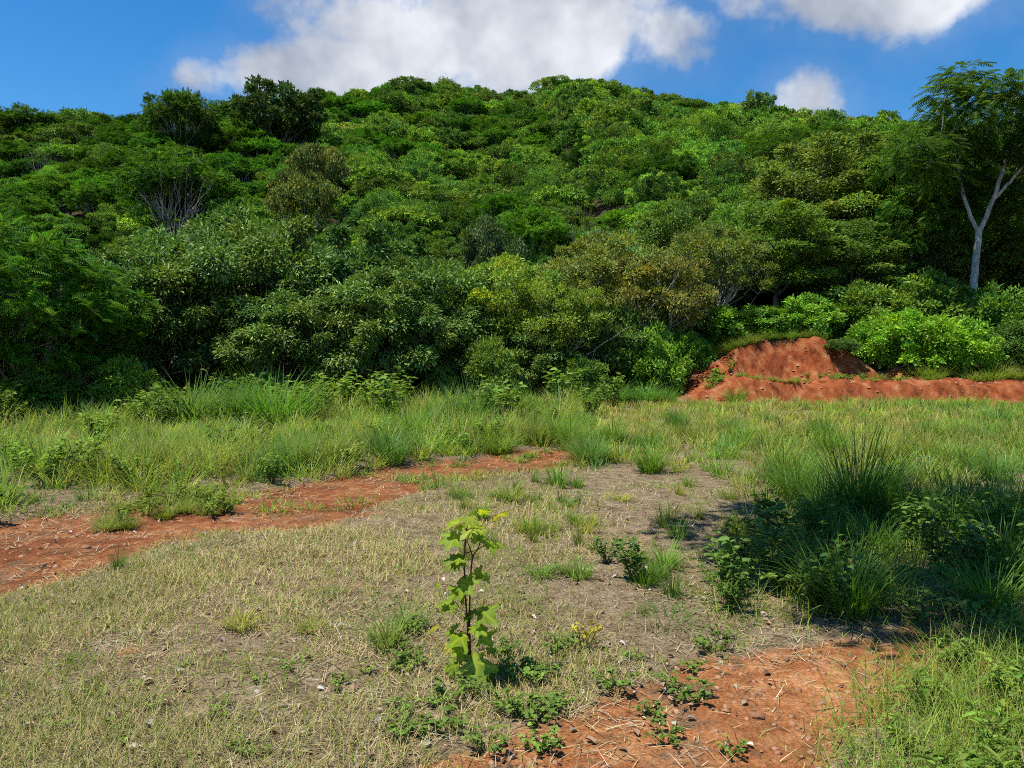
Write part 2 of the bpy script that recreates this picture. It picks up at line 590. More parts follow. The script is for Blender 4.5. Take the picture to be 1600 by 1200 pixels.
def make_tree(seed, R, Rz, zc, n_cl, rc, n_leaf, leaf, trunk_r, bark, leafmat, style='leaf', lo=-0.35, flat=0.75,
              droop=0.15, fork=None, limbs=5, limb_r=0.45, lean=0.0, trunks=1, jitter=0.30, yellow=0.06):
    """returns (wood mesh, crown mesh); the crown is leaves gathered in clumps at the ends of the limbs"""
    rg = np.random.default_rng(seed)
    U = clump_centres(rg, n_cl, lo)
    sc = np.array([R * rg.uniform(.9, 1.1), R * rg.uniform(.9, 1.1), Rz])
    Cn = U * sc + np.array([lean, 0, zc])
    Cn[:, 0] += rg.normal(0, 0.06 * R, n_cl); Cn[:, 2] += rg.normal(0, 0.06 * Rz, n_cl)
    wood = []
    fz = fork if fork is not None else max(0.25 * zc, zc - Rz * 0.9)
    F0 = np.array([lean * 0.5, 0, fz])
    for k in range(trunks):
        base = np.array([rg.normal(0, .12) * (trunks > 1), rg.normal(0, .12) * (trunks > 1), -0.35])
        p, r = bent(base, F0 + rg.normal(0, .05, 3), trunk_r * 1.15, trunk_r * 0.72, rg, 0.04, 7)
        wood.append(tube(p, r, 8))
    ang = np.arctan2(Cn[:, 1], Cn[:, 0] - lean)
    sect = ((ang + pi) / (2 * pi) * limbs).astype(int) % limbs
    for s in range(limbs):
        idx = np.where(sect == s)[0]
        if len(idx) == 0: continue
        mid = Cn[idx].mean(0) * 0.55 + F0 * 0.45
        p, r = bent(F0, mid, trunk_r * 0.62, trunk_r * 0.36, rg, 0.09, 6)
        wood.append(tube(p, r, 6))
        for i in idx:
            st = p[rg.integers(2, 6)]
            q, rr = bent(st, Cn[i], trunk_r * 0.26, trunk_r * 0.07, rg, 0.10, 5)
            wood.append(tube(q, rr, 4))
            for _ in range(2):
                e = Cn[i] + rg.normal(0, rc * 0.6, 3)
                q2, r2 = bent(q[3], e, trunk_r * 0.09, trunk_r * 0.03, rg, 0.1, 4)
                wood.append(tube(q2, r2, 3))
    per = n_leaf // n_cl
    n = per * n_cl
    ci = np.repeat(np.arange(n_cl), per)
    rad_c = rc * rg.uniform(0.5, 1.4, n_cl)
    v = unit(rg.normal(0, 1, (n, 3)))
    v[:, 2] = np.where((v[:, 2] < -0.15) & (rg.random(n) < 0.6), -v[:, 2], v[:, 2])
    q = rg.random(n) ** 0.42 * rg.uniform(0.8, 1.25, n)
    loc = v * q[:, None] * rad_c[ci][:, None]
    loc[:, 2] *= flat
    P = Cn[ci] + loc
    outw = unit(Cn - np.array([lean, 0, zc - Rz * 0.3]))[ci]
    D = unit(v * 0.9 + outw * 0.5 + rg.normal(0, 0.55, (n, 3)) + np.array([0, 0, -droop * 2]))
    if style != 'leaf': D[:, 2] *= 0.45
    Nn = unit(np.array([0, 0, 0.42]) + 0.8 * v + 0.4 * outw + rg.normal(0, 0.42, (n, 3)))
    hue = rg.normal(0, 1, n_cl)[ci] * 0.09
    br = (1 + rg.normal(0, jitter, n)).clip(0.5, 1.7) * (1 + rg.normal(0, 0.10, n_cl)[ci])
    C = np.stack([br * (1 + hue + rg.normal(0, .06, n)), br * (1 + 0.3 * hue), br * (1 - 0.8 * hue)], 1)
    yl = rg.random(n) < yellow
    C[yl] *= np.array([1.9, 1.35, 0.8])
    C = np.clip(C, 0.2, 4)
    S = leaf[0] * rg.uniform(0.65, 1.3, n)
    if style == 'leaf':
        S3 = np.stack([S, S * leaf[1], S], 1)
        ch = stamp(LEAF_T, LEAF_F, P, D, Nn, S3, C)
    elif style == 'feather':
        ch = stamp(FEA_T, FEA_F, P, D, Nn, S, C)
    else:
        ch = stamp(FEA5_T, FEA5_F, P, D, Nn, S, C)
    return mesh('wood', wood, bark, True), mesh('crown', [ch], leafmat)


def place_tree(name, pair, loc, scale, rz, color, label, cat='tree', group=None, wood_name='trunk', crown_name='crown', tilt=(0, 0)):
    e = bpy.data.objects.new(name, None)
    COL.objects.link(e)
    e.empty_display_size = 0.3
    e.location = loc
    e.rotation_euler = (tilt[0], tilt[1], rz)
    e.scale = scale if isinstance(scale, tuple) else (scale,) * 3
    obj(wood_name, pair[0], e)
    obj(crown_name, pair[1], e, color=color)
    tag(e, label, cat, group)
    return e


def H(x, y):
    return float(height(np.array([x]), np.array([y]))[0])


# ------------------------------------------------------------------ the ground
def spaced(segs):
    out_ = []
    for a, b, s in segs:
        n = max(1, int(round((b - a) / s)))
        out_ += list(np.linspace(a, b, n, endpoint=False))
    out_.append(segs[-1][1])
    return np.array(out_)


gx = spaced([(-18, -6, .25), (-6, 6, .09), (6, 16, .11), (16, 22, .16), (22, 28, .4)])
gy = spaced([(-6, 2, .3), (2, 9, .06), (9, 21, .14), (21, 27.5, .08), (27.5, 34, .4)])
X, Y = np.meshgrid(gx, gy)
Zg = height(X, Y)
red = np.maximum(np.maximum(track_mask(X, Y), patch_mask(X, Y)), far_red_mask(X, Y) * 0.8)
red = np.maximum(red, 0.30 * sst(0.55, 0.7, fbm(X, Y, 2.4, 3, 91)) * sst(16, 11, Y))
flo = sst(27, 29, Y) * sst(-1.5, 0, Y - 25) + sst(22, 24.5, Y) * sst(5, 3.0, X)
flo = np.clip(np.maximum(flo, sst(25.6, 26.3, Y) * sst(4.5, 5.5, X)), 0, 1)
bnk = bank_mask(X, Y)
sandy = poly_mask(PATCH, X, Y, 0.6)
cols = np.stack([red, flo, bnk, sandy], -1).reshape(-1, 4)
V = np.stack([X, Y, Zg], -1).reshape(-1, 3)
ny, nx = X.shape
ii = np.arange((ny - 1) * nx).reshape(ny - 1, nx)[:, :-1]
F = np.stack([ii, ii + 1, ii + nx + 1, ii + nx], -1).reshape(-1, 4)
cx_, cy_ = V[F].mean(1)[:, 0], V[F].mean(1)[:, 1]
tmk = track_mask(cx_, cy_) > 0.5
pmk = patch_mask(cx_, cy_) > 0.5
bmk = bank_mask(cx_, cy_) > 0.5
rest = ~(tmk | pmk | bmk)


def sub(name, mk, label=None):
    f = F[mk]
    u, inv = np.unique(f, return_inverse=True)
    o = obj(name, mesh(name, [(V[u], inv.reshape(-1, 4), cols[u])], 'soil', True))
    o['kind'] = 'structure'
    return o


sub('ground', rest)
sub('dirt_track', tmk & ~bmk)
sub('bare_earth', pmk & ~tmk & ~bmk)
sub('earth_bank', bmk)

# the wider land: the wooded hill and the country round it
ox = np.concatenate([-np.geomspace(1500, 150, 12), np.linspace(-140, 140, 94), np.geomspace(150, 1500, 12)])
oy = np.concatenate([-np.geomspace(1200, 20, 12), np.linspace(-15, 235, 84), np.geomspace(245, 2500, 14)])
XO, YO = np.meshgrid(ox, oy)
ZO = height(XO, np.minimum(YO, 320))
rim = (sst(-21, -17, XO) * sst(31, 27, XO) * sst(-9, -5, YO) * sst(36.5, 33, YO))
ZO = ZO - 0.3 * rim
V2 = np.stack([XO, YO, ZO], -1).reshape(-1, 3)
ny, nx = XO.shape
ii = np.arange((ny - 1) * nx).reshape(ny - 1, nx)[:, :-1]
F2 = np.stack([ii, ii + 1, ii + nx + 1, ii + nx], -1).reshape(-1, 4)
c2 = V2[F2].reshape(-1, 4, 3)
inside = ((c2[:, :, 0] > -17.5) & (c2[:, :, 0] < 27.5) & (c2[:, :, 1] > -5.5) & (c2[:, :, 1] < 33.5)).all(1)
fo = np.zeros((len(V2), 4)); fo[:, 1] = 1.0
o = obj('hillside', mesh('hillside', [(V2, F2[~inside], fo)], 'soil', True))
o['kind'] = 'structure'

# ------------------------------------------------------------------ tree stock
R_ = random.Random(5)
# crowns for the hillside (leaves seen as small sprays)
FAR_ROUND = [make_tree(100 + i, 3.6, 2.6, 4.6, 44, 0.85, 9000, (0.36, 0.52), 0.17, 'bark_grey', 'leaf_far', lo=-0.3, droop=0.1, flat=0.8) for i in range(4)]
FAR_CLUMP = [make_tree(120 + i, 3.5, 2.9, 4.5, 50, 0.72, 9500, (0.36, 0.55), 0.15, 'bark_grey', 'leaf_far', lo=-0.25, droop=0.05, flat=0.62) for i in range(4)]
FAR_FEATH = [make_tree(140 + i, 4.4, 1.9, 5.6, 46, 0.9, 4600, (0.60, 1), 0.17, 'bark_pale', 'leaf_feather', 'feather5', lo=-0.1, droop=0.12, flat=0.5, fork=1.6, limbs=6) for i in range(3)]
FAR_UMB = [make_tree(160 + i, 4.2, 1.4, 5.4, 34, 0.95, 8000, (0.34, 0.55), 0.15, 'bark_grey', 'leaf_far', lo=0.0, droop=0.05, flat=0.38, fork=1.8, limbs=6) for i in range(3)]

MID_ROUND = [make_tree(180 + i, 3.6, 2.6, 4.6, 60, 0.85, 20000, (0.25, 0.45), 0.16, 'bark_grey', 'leaf_far', lo=-0.4, droop=0.12, flat=0.7) for i in range(3)]
MID_CLUMP = [make_tree(190 + i, 3.5, 2.9, 4.5, 76, 0.66, 20000, (0.23, 0.5), 0.15, 'bark_grey', 'leaf_far', lo=-0.4, droop=0.05, flat=0.6) for i in range(2)]

GREENS = {
    'round': [(0.058, 0.098, 0.022), (0.070, 0.115, 0.024), (0.050, 0.085, 0.024), (0.085, 0.130, 0.030), (0.060, 0.095, 0.030)],
    'clump': [(0.075, 0.125, 0.026), (0.062, 0.105, 0.030), (0.095, 0.145, 0.030), (0.055, 0.090, 0.028)],
    'feather': [(0.030, 0.072, 0.010), (0.036, 0.082, 0.011), (0.026, 0.060, 0.010)],
    'umb': [(0.070, 0.108, 0.028), (0.058, 0.102, 0.024), (0.080, 0.108, 0.032)],
}
KINDS = {
    'round': ('broad_leaved_tree', FAR_ROUND), 'clump': ('dense_crowned_tree', FAR_CLUMP),
    'feather': ('feathery_tree', FAR_FEATH), 'umb': ('flat_topped_tree', FAR_UMB)}
HILL_LABEL = {
    'round': 'rounded mid green tree', 'clump': 'light green tree of many small leaf clumps',
    'feather': 'dark green fine-leaved spreading tree', 'umb': 'olive green flat-topped tree'}


def hill_zone(x, y):
    p = 800 + x / y * FPX
    side = 'on the left slope' if p < 480 else ('on the middle slope' if p < 1020 else 'on the right slope')
    return side + (', just above the thicket' if y < 70 else (', near the ridge' if y > 0.78 * np.interp(x, CX, CD) else ''))


count = {k: 0 for k in KINDS}
yy = 39.0
while yy < 205:
    s = np.interp(yy, [39, 65, 110, 160, 200], [3.0, 3.5, 4.4, 5.2, 5.6])
    half = 0.74 * yy + 5
    n = int(2 * half / s)
    for i in range(n + 1):
        x = -half + i * s + R_.uniform(-.42, .42) * s
        y = yy + R_.uniform(-.42, .42) * s
        c = np.interp(x, CX, CD)
        if y > c + 7: continue
        z = H(x, y)
        # species drift over the slope
        fe = float(fbm(np.array([x]), np.array([y]), 30, 2, 61)[0])
        pf = 0.75 if (x < -22 and y > 50 and fe > 0.36) else (0.55 if (fe > 0.60 and x < 45) else 0.06)
        u = R_.random()
        if u < pf: k = 'feather'
        else:
            k = R_.choices(['round', 'clump', 'umb'], [0.38, 0.38, 0.24])[0]
        if count[k] >= 295:
            k = min(count, key=count.get) if k != 'feather' else 'round'
        count[k] += 1
        nm, stock = KINDS[k]
        if y < 82 and k in ('round', 'clump'): stock = MID_ROUND if k == 'round' else MID_CLUMP
        sc = R_.uniform(0.8, 1.25) * np.interp(y, [39, 65, 110, 160], [.47, .53, .66, .77]) * (0.9 if k == 'feather' else 1)
        g = np.array(R_.choice(GREENS[k])) * R_.uniform(0.62, 1.55) * np.array([2.0 * R_.uniform(.85, 1.2), 2.3, 1.3])
        place_tree(nm, R_.choice(stock), (x, y, z - 0.2), (sc, sc, sc * R_.uniform(.9, 1.25 - 0.12 * float(sst(90, 140, y)))), R_.uniform(0, 6.28), tuple(g), HILL_LABEL[k] + ' ' + hill_zone(x, y), 'tree', (HILL_LABEL[k].replace('tree', 'trees', 1) + ' ' + hill_zone(x, y)))
    yy += s * 0.95
print('HILL', count, sum(count.values()))

# ------------------------------------------------------------------ trees of the forest edge
EDGE_DARK = [make_tree(200 + i, 3.1, 2.6, 3.3, 72, 0.66, 42000, (0.20, 0.36), 0.12, 'bark_grey', 'leaf_glossy', lo=-0.5, flat=0.75, droop=0.32, fork=0.7, trunks=3, yellow=0.03) for i in range(3)]
EDGE_UMB = [make_tree(220 + i, 2.9, 1.75, 3.5, 74, 0.58, 32000, (0.15, 0.45), 0.10, 'bark_pale', 'leaf_broad', lo=-0.45, flat=0.6, droop=0.1, fork=0.9, trunks=2, limbs=6, yellow=0.08) for i in range(2)]
EDGE_TALL = [make_tree(240 + i, 2.7, 3.4, 5.2, 80, 0.72, 40000, (0.20, 0.42), 0.17, 'bark_grey', 'leaf_broad', lo=-0.7, flat=0.7, droop=0.2, fork=2.2, limbs=6, yellow=0.05) for i in range(2)]
BUSH = [make_tree(260 + i, 1.2, 0.95, 0.75, 64, 0.27, 10000, (0.135, 0.46), 0.025, 'bark_grey', 'leaf_broad', lo=-0.6, flat=0.8, droop=0.05, fork=0.15, trunks=3, yellow=0.04) for i in range(3)]
NEAR_FEATH = [make_tree(280, 3.0, 2.3, 3.9, 60, 0.70, 3400, (0.55, 1), 0.08, 'bark_grey', 'leaf_feather', 'feather', lo=-0.85, flat=0.6, droop=0.22, fork=0.9, trunks=2, limbs=5)]

C_DARK = (0.068, 0.102, 0.032)
C_DARK2 = (0.058, 0.096, 0.028)
C_YEL = (0.115, 0.150, 0.030)
C_OLV = (0.098, 0.108, 0.036)
C_MID = (0.075, 0.115, 0.026)
C_BRT = (0.110, 0.190, 0.026)
C_FEA = (0.044, 0.098, 0.015)


def edge(name, stock, px, ptop, hw, D, color, label, native, seed, cat='tree', zadd=0.0, group=None, sq=1.0):
    """native = (height, half width) of the stock tree"""
    x = (px - 800) / FPX * D
    z = H(x, D) + zadd
    top = EYE + (HOR - ptop) / FPX * D
    sz = (top - z) / native[0]
    sx = hw / FPX * D / native[1]
    color = tuple(np.array(color) * np.array([2.0, 2.2, 1.40]))
    r = random.Random(seed)
    return place_tree(name, stock[seed % len(stock)], (x, D, z), (sx, sx * sq, sz), r.uniform(0, 6.28), color, label, cat, group)


ND = (6.4, 3.6); NU = (5.6, 3.3); NT = (9.3, 3.2); NB = (2.0, 1.5); NF = (6.9, 3.5)
# the long dark thicket behind the tall grass
edge('thicket_tree', EDGE_DARK, 245, 395, 150, 24.5, C_DARK, 'dark grey-green bushy tree beside the feathery trees at the left end of the thicket', ND, 0)
edge('thicket_tree', EDGE_DARK, 350, 342, 150, 28.5, C_DARK2, 'tall dark green bushy tree standing behind the left end of the thicket', ND, 1)
edge('thicket_tree', EDGE_DARK, 425, 352, 150, 25.5, C_DARK, 'broad dark grey-green tree directly above the big bright grass clump', ND, 2)
edge('thicket_tree', EDGE_DARK, 545, 362, 150, 27.0, C_DARK2, 'dark glossy-leaved tree in the middle of the thicket', ND, 3)
edge('thicket_tree', EDGE_DARK, 600, 430, 130, 24.0, C_DARK, 'low dark thicket tree with black hollows under its leaves', ND, 4)
edge('thicket_tree', EDGE_DARK, 672, 408, 120, 26.0, C_DARK2, 'dark green thicket tree beside the yellow-green crown', ND, 5)
edge('thicket_tree', EDGE_DARK, 470, 455, 120, 23.6, C_DARK, 'low drooping dark tree behind the bright grass clump', ND, 6)
edge('thicket_tree', EDGE_DARK, 730, 470, 90, 25.5, C_DARK, 'small dark tree under the left side of the yellow-green crown', ND, 7)
edge('thicket_tree', EDGE_DARK, 870, 470, 100, 29.0, C_DARK2, 'dark shaded tree under the yellow-green and olive crowns', ND, 8)
edge('thicket_tree', EDGE_DARK, 990, 470, 110, 30.5, C_DARK2, 'dark shaded tree under the olive crown with bare limbs', ND, 9)
edge('thicket_tree', EDGE_DARK, 765, 352, 70, 33.0, (0.046, 0.068, 0.034), 'dark round-topped tree above the yellow-green crown', ND, 10)
edge('thicket_tree', EDGE_DARK, 150, 450, 100, 23.0, C_MID, 'mid green bushy tree just right of the feathery trees', ND, 11)
edge('thicket_tree', EDGE_DARK, 20, 470, 120, 24.0, C_DARK2, 'dark tree behind the feathery trees at the left edge', ND, 12)
edge('thicket_tree', EDGE_DARK, 835, 512, 80, 25.0, C_DARK, 'low dark bush-like tree under the right half of the yellow-green crown', ND, 13)
edge('thicket_tree', EDGE_DARK, 940, 500, 85, 26.5, C_DARK2, 'low dark tree behind the pale leaning limb', ND, 14)
# pale and olive crowns in the middle
edge('yellow_green_tree', EDGE_UMB, 790, 412, 105, 26.5, C_YEL, 'bright yellow-green spreading tree in the middle of the forest edge', NU, 0)
edge('yellow_green_tree', EDGE_UMB, 870, 445, 90, 25.5, (0.095, 0.130, 0.032), 'yellow-green flat crown with leaning pale limbs, right of the brightest one', NU, 1)
edge('olive_tree', EDGE_UMB, 945, 378, 115, 29.0, C_OLV, 'broad olive-brown crown above the leaning bare limbs', NU, 2)
edge('olive_tree', EDGE_UMB, 1025, 395, 95, 27.5, (0.098, 0.098, 0.038), 'olive-brown tree with pale bare limbs showing on its right side', NU, 3)
edge('olive_tree', EDGE_UMB, 1115, 362, 85, 29.5, (0.085, 0.105, 0.034), 'olive green round crown between the bare limbs and the dark trees', NU, 4)
edge('pale_leaved_tree', EDGE_UMB, 950, 358, 70, 36.0, (0.110, 0.170, 0.075), 'pale green flat crown just above the olive-brown one', NU, 5)
# the dark stand on the right
edge('tall_dark_tree', EDGE_TALL, 1215, 318, 95, 31.0, C_MID, 'dark green tree above the left side of the red scarp', NT, 0)
edge('tall_dark_tree', EDGE_TALL, 1290, 215, 115, 37.0, (0.085, 0.110, 0.034), 'tall light olive green tree behind the red scarp, reaching towards the ridge', NT, 1)
edge('tall_dark_tree', EDGE_TALL, 1385, 250, 95, 35.0, C_MID, 'tall dark tree left of the pale forked trunk', NT, 2)
edge('tall_dark_tree', EDGE_TALL, 1310, 345, 90, 32.0, C_DARK2, 'dark vine-covered tree directly above the red scarp', NT, 3)
edge('tall_dark_tree', EDGE_TALL, 1440, 325, 80, 33.5, C_DARK2, 'dark shaded tree just left of the pale forked trunk', NT, 4)
edge('tall_dark_tree', EDGE_TALL, 1585, 345, 90, 33.5, C_MID, 'mid green tree behind the pale forked trunk at the right edge', NT, 5)
edge('tall_dark_tree', EDGE_TALL, 1660, 240, 110, 37.0, C_MID, 'tall green tree cut by the right edge of the picture', NT, 6)
edge('tall_dark_tree', EDGE_TALL, 1130, 400, 80, 34.0, C_DARK2, 'dark tree half hidden behind the olive green round crown', NT, 7)
# feathery trees at the left edge, nearer than the thicket
edge('fine_leaved_tree', NEAR_FEATH, 35, 345, 150, 18.5, C_FEA, 'fine-leaved feathery tree cut by the left edge of the picture', NF, 0)
edge('fine_leaved_tree', NEAR_FEATH, 120, 400, 110, 20.5, (0.038, 0.085, 0.014), 'small feathery green tree beside the left edge, with pale twigs', NF, 1)
edge('fine_leaved_tree', NEAR_FEATH, -70, 300, 150, 21.0, (0.030, 0.070, 0.012), 'dark feathery tree behind the one cut by the left edge', NF, 2)
edge('fine_leaved_tree', NEAR_FEATH, 1445, 190, 95, 33.0, (0.040, 0.085, 0.016), 'feathery tree behind the left limb of the pale forked trunk', NF, 3)
edge('fine_leaved_tree', NEAR_FEATH, 1585, 165, 100, 35.0, (0.042, 0.088, 0.016), 'feathery tree behind the right limb of the pale forked trunk', NF, 4)
# two trees standing up from the left skyline and a pale-limbed one below them
for (px, pt, hw, D, st, c, lb, nat) in (
        (288, 136, 60, 76, FAR_FEATH, (0.034, 0.066, 0.016), 'flat-topped fine-leaved tree standing above the left skyline', (9.0, 5.3)),
        (440, 118, 68, 84, FAR_CLUMP, (0.034, 0.055, 0.022), 'tall dark tree standing above the skyline left of the summit', (8.9, 4.2)),
        (60, 172, 75, 92, FAR_FEATH, (0.034, 0.066, 0.016), 'wide fine-leaved tree at the far left of the skyline', (9.0, 5.3)),
        (275, 228, 100, 56, FAR_FEATH, (0.040, 0.085, 0.014), 'spreading fine-leaved tree with many bare pale limbs on the left slope', (9.0, 5.3)),
        (500, 232, 48, 62, FAR_UMB, (0.092, 0.100, 0.040), 'pale olive flat-topped tree on the left slope', (7.2, 5.0)),
        (475, 278, 60, 50, FAR_UMB, (0.085, 0.095, 0.032), 'olive tiered flat-topped tree above the thicket', (7.2, 5.0)),
        (590, 225, 26, 70, FAR_CLUMP, (0.120, 0.190, 0.040), 'small bright light-green tree in the middle of the slope', (8.9, 4.2)),
        (1178, 150, 26, 140, FAR_UMB, (0.07, 0.11, 0.035), 'thin tree sticking up from the ridge right of the summit', (7.2, 5.0)),
        (930, 195, 40, 110, FAR_FEATH, (0.026, 0.055, 0.012), 'dark feathery tree on the slope below the summit', (9.0, 5.3)),
        (1090, 215, 55, 80, FAR_FEATH, (0.026, 0.058, 0.012), 'dark feathery tree with pale stems on the right slope', (9.0, 5.3)),
        (1150, 290, 55, 52, FAR_FEATH, (0.052, 0.115, 0.014), 'bright green fine-leaved tree on the right slope', (9.0, 5.3)),
        (830, 315, 70, 48, FAR_FEATH, (0.050, 0.110, 0.014), 'bright green fine-leaved tree above the dark round-topped tree', (9.0, 5.3)),
        (1000, 320, 80, 46, FAR_FEATH, (0.050, 0.112, 0.014), 'wide fine-leaved tree above the olive-brown crowns', (9.0, 5.3))):
    edge('skyline_tree' if pt < 180 else 'slope_tree', st, px, pt, hw, D, c, lb, nat, R_.randint(0, 90))

# bare pale limbs standing out of the canopy
BARE = [make_tree(950 + i, 3.2, 2.0, 4.6, 20, 0.5, 40, (0.2, .4), 0.11, 'bark_grey', 'leaf_far', lo=0.0, fork=1.8, limbs=5)[0] for i in range(2)]
for i, (px, pt, hw, D, lb) in enumerate((
        (285, 262, 55, 50, 'bare pale many-limbed tree on the left slope above the thicket'), (75, 222, 30, 74, 'bare pale limbs showing among the dark trees at the far left'),
        (310, 228, 16, 66, 'thin bare pale tree left of the olive flat-topped ones'), (905, 316, 28, 46, 'bare pale twigs above the olive-brown crown'),
        (1060, 278, 30, 60, 'bare pale limbs on the middle of the right slope'), (200, 345, 22, 38, 'bare pale branches above the left end of the thicket'),
        (1205, 268, 16, 56, 'thin bare snag on the right slope left of the dark stand'), (610, 232, 14, 80, 'thin bare tree in the middle of the slope'))):
    x = (px - 800) / FPX * D; z = H(x, D)
    sz = (EYE + (HOR - pt) / FPX * D - z) / 6.6
    o = obj('bare_tree', BARE[i % 2], loc=(x, D - 0.5, z)); o.scale = (hw / FPX * D / 3.2, hw / FPX * D / 3.2, sz); o.rotation_euler = (0, 0, i * 1.7)
    tag(o, lb, 'dead tree', 'bare pale trees on the hill')

# bushes
for i, (px, pt, hw, D, c, lb) in enumerate((
        (1425, 484, 80, 26.2, C_BRT, 'large bright green bush on top of the bank right of the scarp'),
        (1495, 502, 60, 25.9, (0.115, 0.200, 0.026), 'bright green bush spilling down the right end of the bank'),
        (1370, 495, 55, 27.0, (0.095, 0.165, 0.024), 'bright green bush beside the notch in the bank'),
        (1315, 528, 30, 25.9, (0.050, 0.085, 0.028), 'small dark bush growing in the notch of the red bank'),
        (1250, 464, 65, 28.3, (0.090, 0.160, 0.028), 'green bush hanging over the top of the red scarp'),
        (1180, 478, 60, 28.4, (0.085, 0.150, 0.030), 'green bush on the left shoulder of the red scarp'),
        (1105, 472, 70, 28.6, (0.080, 0.145, 0.028), 'green bush left of the red scarp'),
        (1020, 512, 58, 25.6, (0.085, 0.150, 0.026), 'mid green bush at the left foot of the red bank'),
        (1075, 520, 40, 26.6, (0.075, 0.140, 0.026), 'low green bush touching the left end of the red scarp'),
        (1010, 470, 70, 28.0, (0.070, 0.125, 0.030), 'green bush under the bare pale limbs'),
        (1560, 450, 70, 28.0, (0.060, 0.110, 0.022), 'mid green bush beside the foot of the pale forked trunk'),
        (1590, 500, 60, 26.4, (0.055, 0.095, 0.028), 'dark bush at the right edge beyond the bank'),
        (1340, 440, 80, 29.0, C_MID, 'shaded bush behind the scarp under the dark trees'),
        (1440, 430, 80, 29.5, C_MID, 'shaded bush left of the pale trunk under the dark trees'),
        (765, 528, 55, 23.5, (0.085, 0.120, 0.034), 'pale green leafy bush in front of the dark hollow, under the yellow-green crown'),
        (905, 555, 50, 24.0, (0.070, 0.110, 0.030), 'small leafy bush at the foot of the leaning pale limb'),
        (690, 575, 35, 23.0, (0.070, 0.105, 0.032), 'small dark bush at the mouth of the dark hollow'),
        (190, 560, 60, 19.0, (0.095, 0.140, 0.026), 'light green bush at the foot of the feathery trees'),
        (60, 580, 70, 18.0, (0.055, 0.100, 0.022), 'dark green bush at the left edge behind the weeds'),)):
    edge('bush', BUSH, px, pt, hw, D, c, lb, NB, i, 'bush')

# shaded shrubs filling the floor under the thicket
UL = 'dark shaded shrub in the undergrowth beneath the thicket'
for i in range(34):
    px = -60 + i * 36 + R_.uniform(-14, 14)
    D = R_.uniform(26, 31)
    if px > 1040: D += 2.5
    edge('understory_shrub', BUSH, px, 505 + R_.uniform(-25, 25), R_.uniform(55, 80), D, tuple(np.array(C_DARK2) * R_.uniform(.8, 1.1)), UL, NB, i, 'shrub', group='shrubs under the thicket')
UL2 = 'dark shrub among the trees at the foot of the hill'
for i in range(40):
    px = -60 + i * 44 + R_.uniform(-18, 18)
    D = R_.uniform(33, 38)
    edge('understory_shrub', EDGE_DARK, px, 420 + R_.uniform(-20, 25), R_.uniform(70, 95), D, tuple(np.array(C_DARK2) * R_.uniform(.8, 1.1)), UL2, ND, i, 'shrub', group='shrubs at the foot of the hill')


# ------------------------------------------------------------------ the pale forked tree
def crown_at(rg, Cn, rc, n_leaf, leaf, style_t, droop, flat, matname, jitter=0.2):
    ncl = len(Cn); per = n_leaf // ncl; n = per * ncl
    ci = np.repeat(np.arange(ncl), per)
    v = unit(rg.normal(0, 1, (n, 3)))
    loc = v * (rg.random(n) ** 0.5)[:, None] * rc * rg.uniform(.8, 1.2, ncl)[ci][:, None]
    loc[:, 2] *= flat
    D = v + rg.normal(0, .4, (n, 3)); D[:, 2] = D[:, 2] * 0.4 - droop
    Nn = unit(np.array([0, 0, 1.]) + rg.normal(0, .3, (n, 3)))
    br = (1 + rg.normal(0, jitter, n)).clip(.5, 1.7)
    C = np.stack([br * (1 + rg.normal(0, .1, n)), br, br], 1).clip(.2, 3)
    return mesh('crown', [stamp(style_t[0], style_t[1], Cn[ci] + loc, D, Nn, leaf * rg.uniform(.7, 1.25, n), C)], matname)


rg = np.random.default_rng(77)
DP = 30.0
root = bpy.data.objects.new('forked_tree', None); COL.objects.link(root)
bx, by = at(1517, 480, DP)[:2]
root.location = (bx, by, H(bx, by))
base = np.array([bx, by, H(bx, by)])


def pp(px, py, dD=0.0):
    return at(px, py, DP + dD) - base


def path_tube(pts, r0, r1, sides=8):
    pts = np.array(pts); n = len(pts)
    t = np.linspace(0, 1, n); tt = np.linspace(0, 1, (n - 1) * 4 + 1)
    P = np.stack([np.interp(tt, t, pts[:, k]) for k in range(3)], 1)
    for _ in range(3):
        P[1:-1] = 0.25 * P[:-2] + 0.5 * P[1:-1] + 0.25 * P[2:]
    P[1:-1] += rg.normal(0, 0.012, P[1:-1].shape)
    return tube(P, r0 + (r1 - r0) * tt, sides)


trunk_pts = [np.array([0, 0, -0.4]), pp(1518, 455), pp(1520, 420), pp(1524, 362)]
obj('trunk', mesh('trunk', [path_tube(trunk_pts, .165, .125)], 'bark_pale', True), root)
L1 = [pp(1524, 366), pp(1507, 330), pp(1494, 290, .3), pp(1488, 262, .5), pp(1498, 225, .6), pp(1512, 190, .8)]
L2 = [pp(1524, 366), pp(1546, 315, -.2), pp(1558, 275, -.3), pp(1566, 240, -.3), pp(1577, 200, -.2), pp(1572, 160, 0)]
L3 = [pp(1548, 312, -.2), pp(1572, 285, -.6), pp(1592, 262, -.9), pp(1612, 235, -1.2)]
L4 = [pp(1490, 280, .3), pp(1470, 258, .0), pp(1448, 240, -.3)]
L5 = [pp(1498, 225, .6), pp(1484, 200, .9), pp(1478, 160, 1.2)]
for pts, r0, r1 in ((L1, .085, .03), (L2, .10, .035), (L3, .07, .03), (L4, .045, .02), (L5, .045, .02)):
    obj('limb', mesh('limb', [path_tube(pts, r0, r1, 7)], 'bark_pale', True), root)
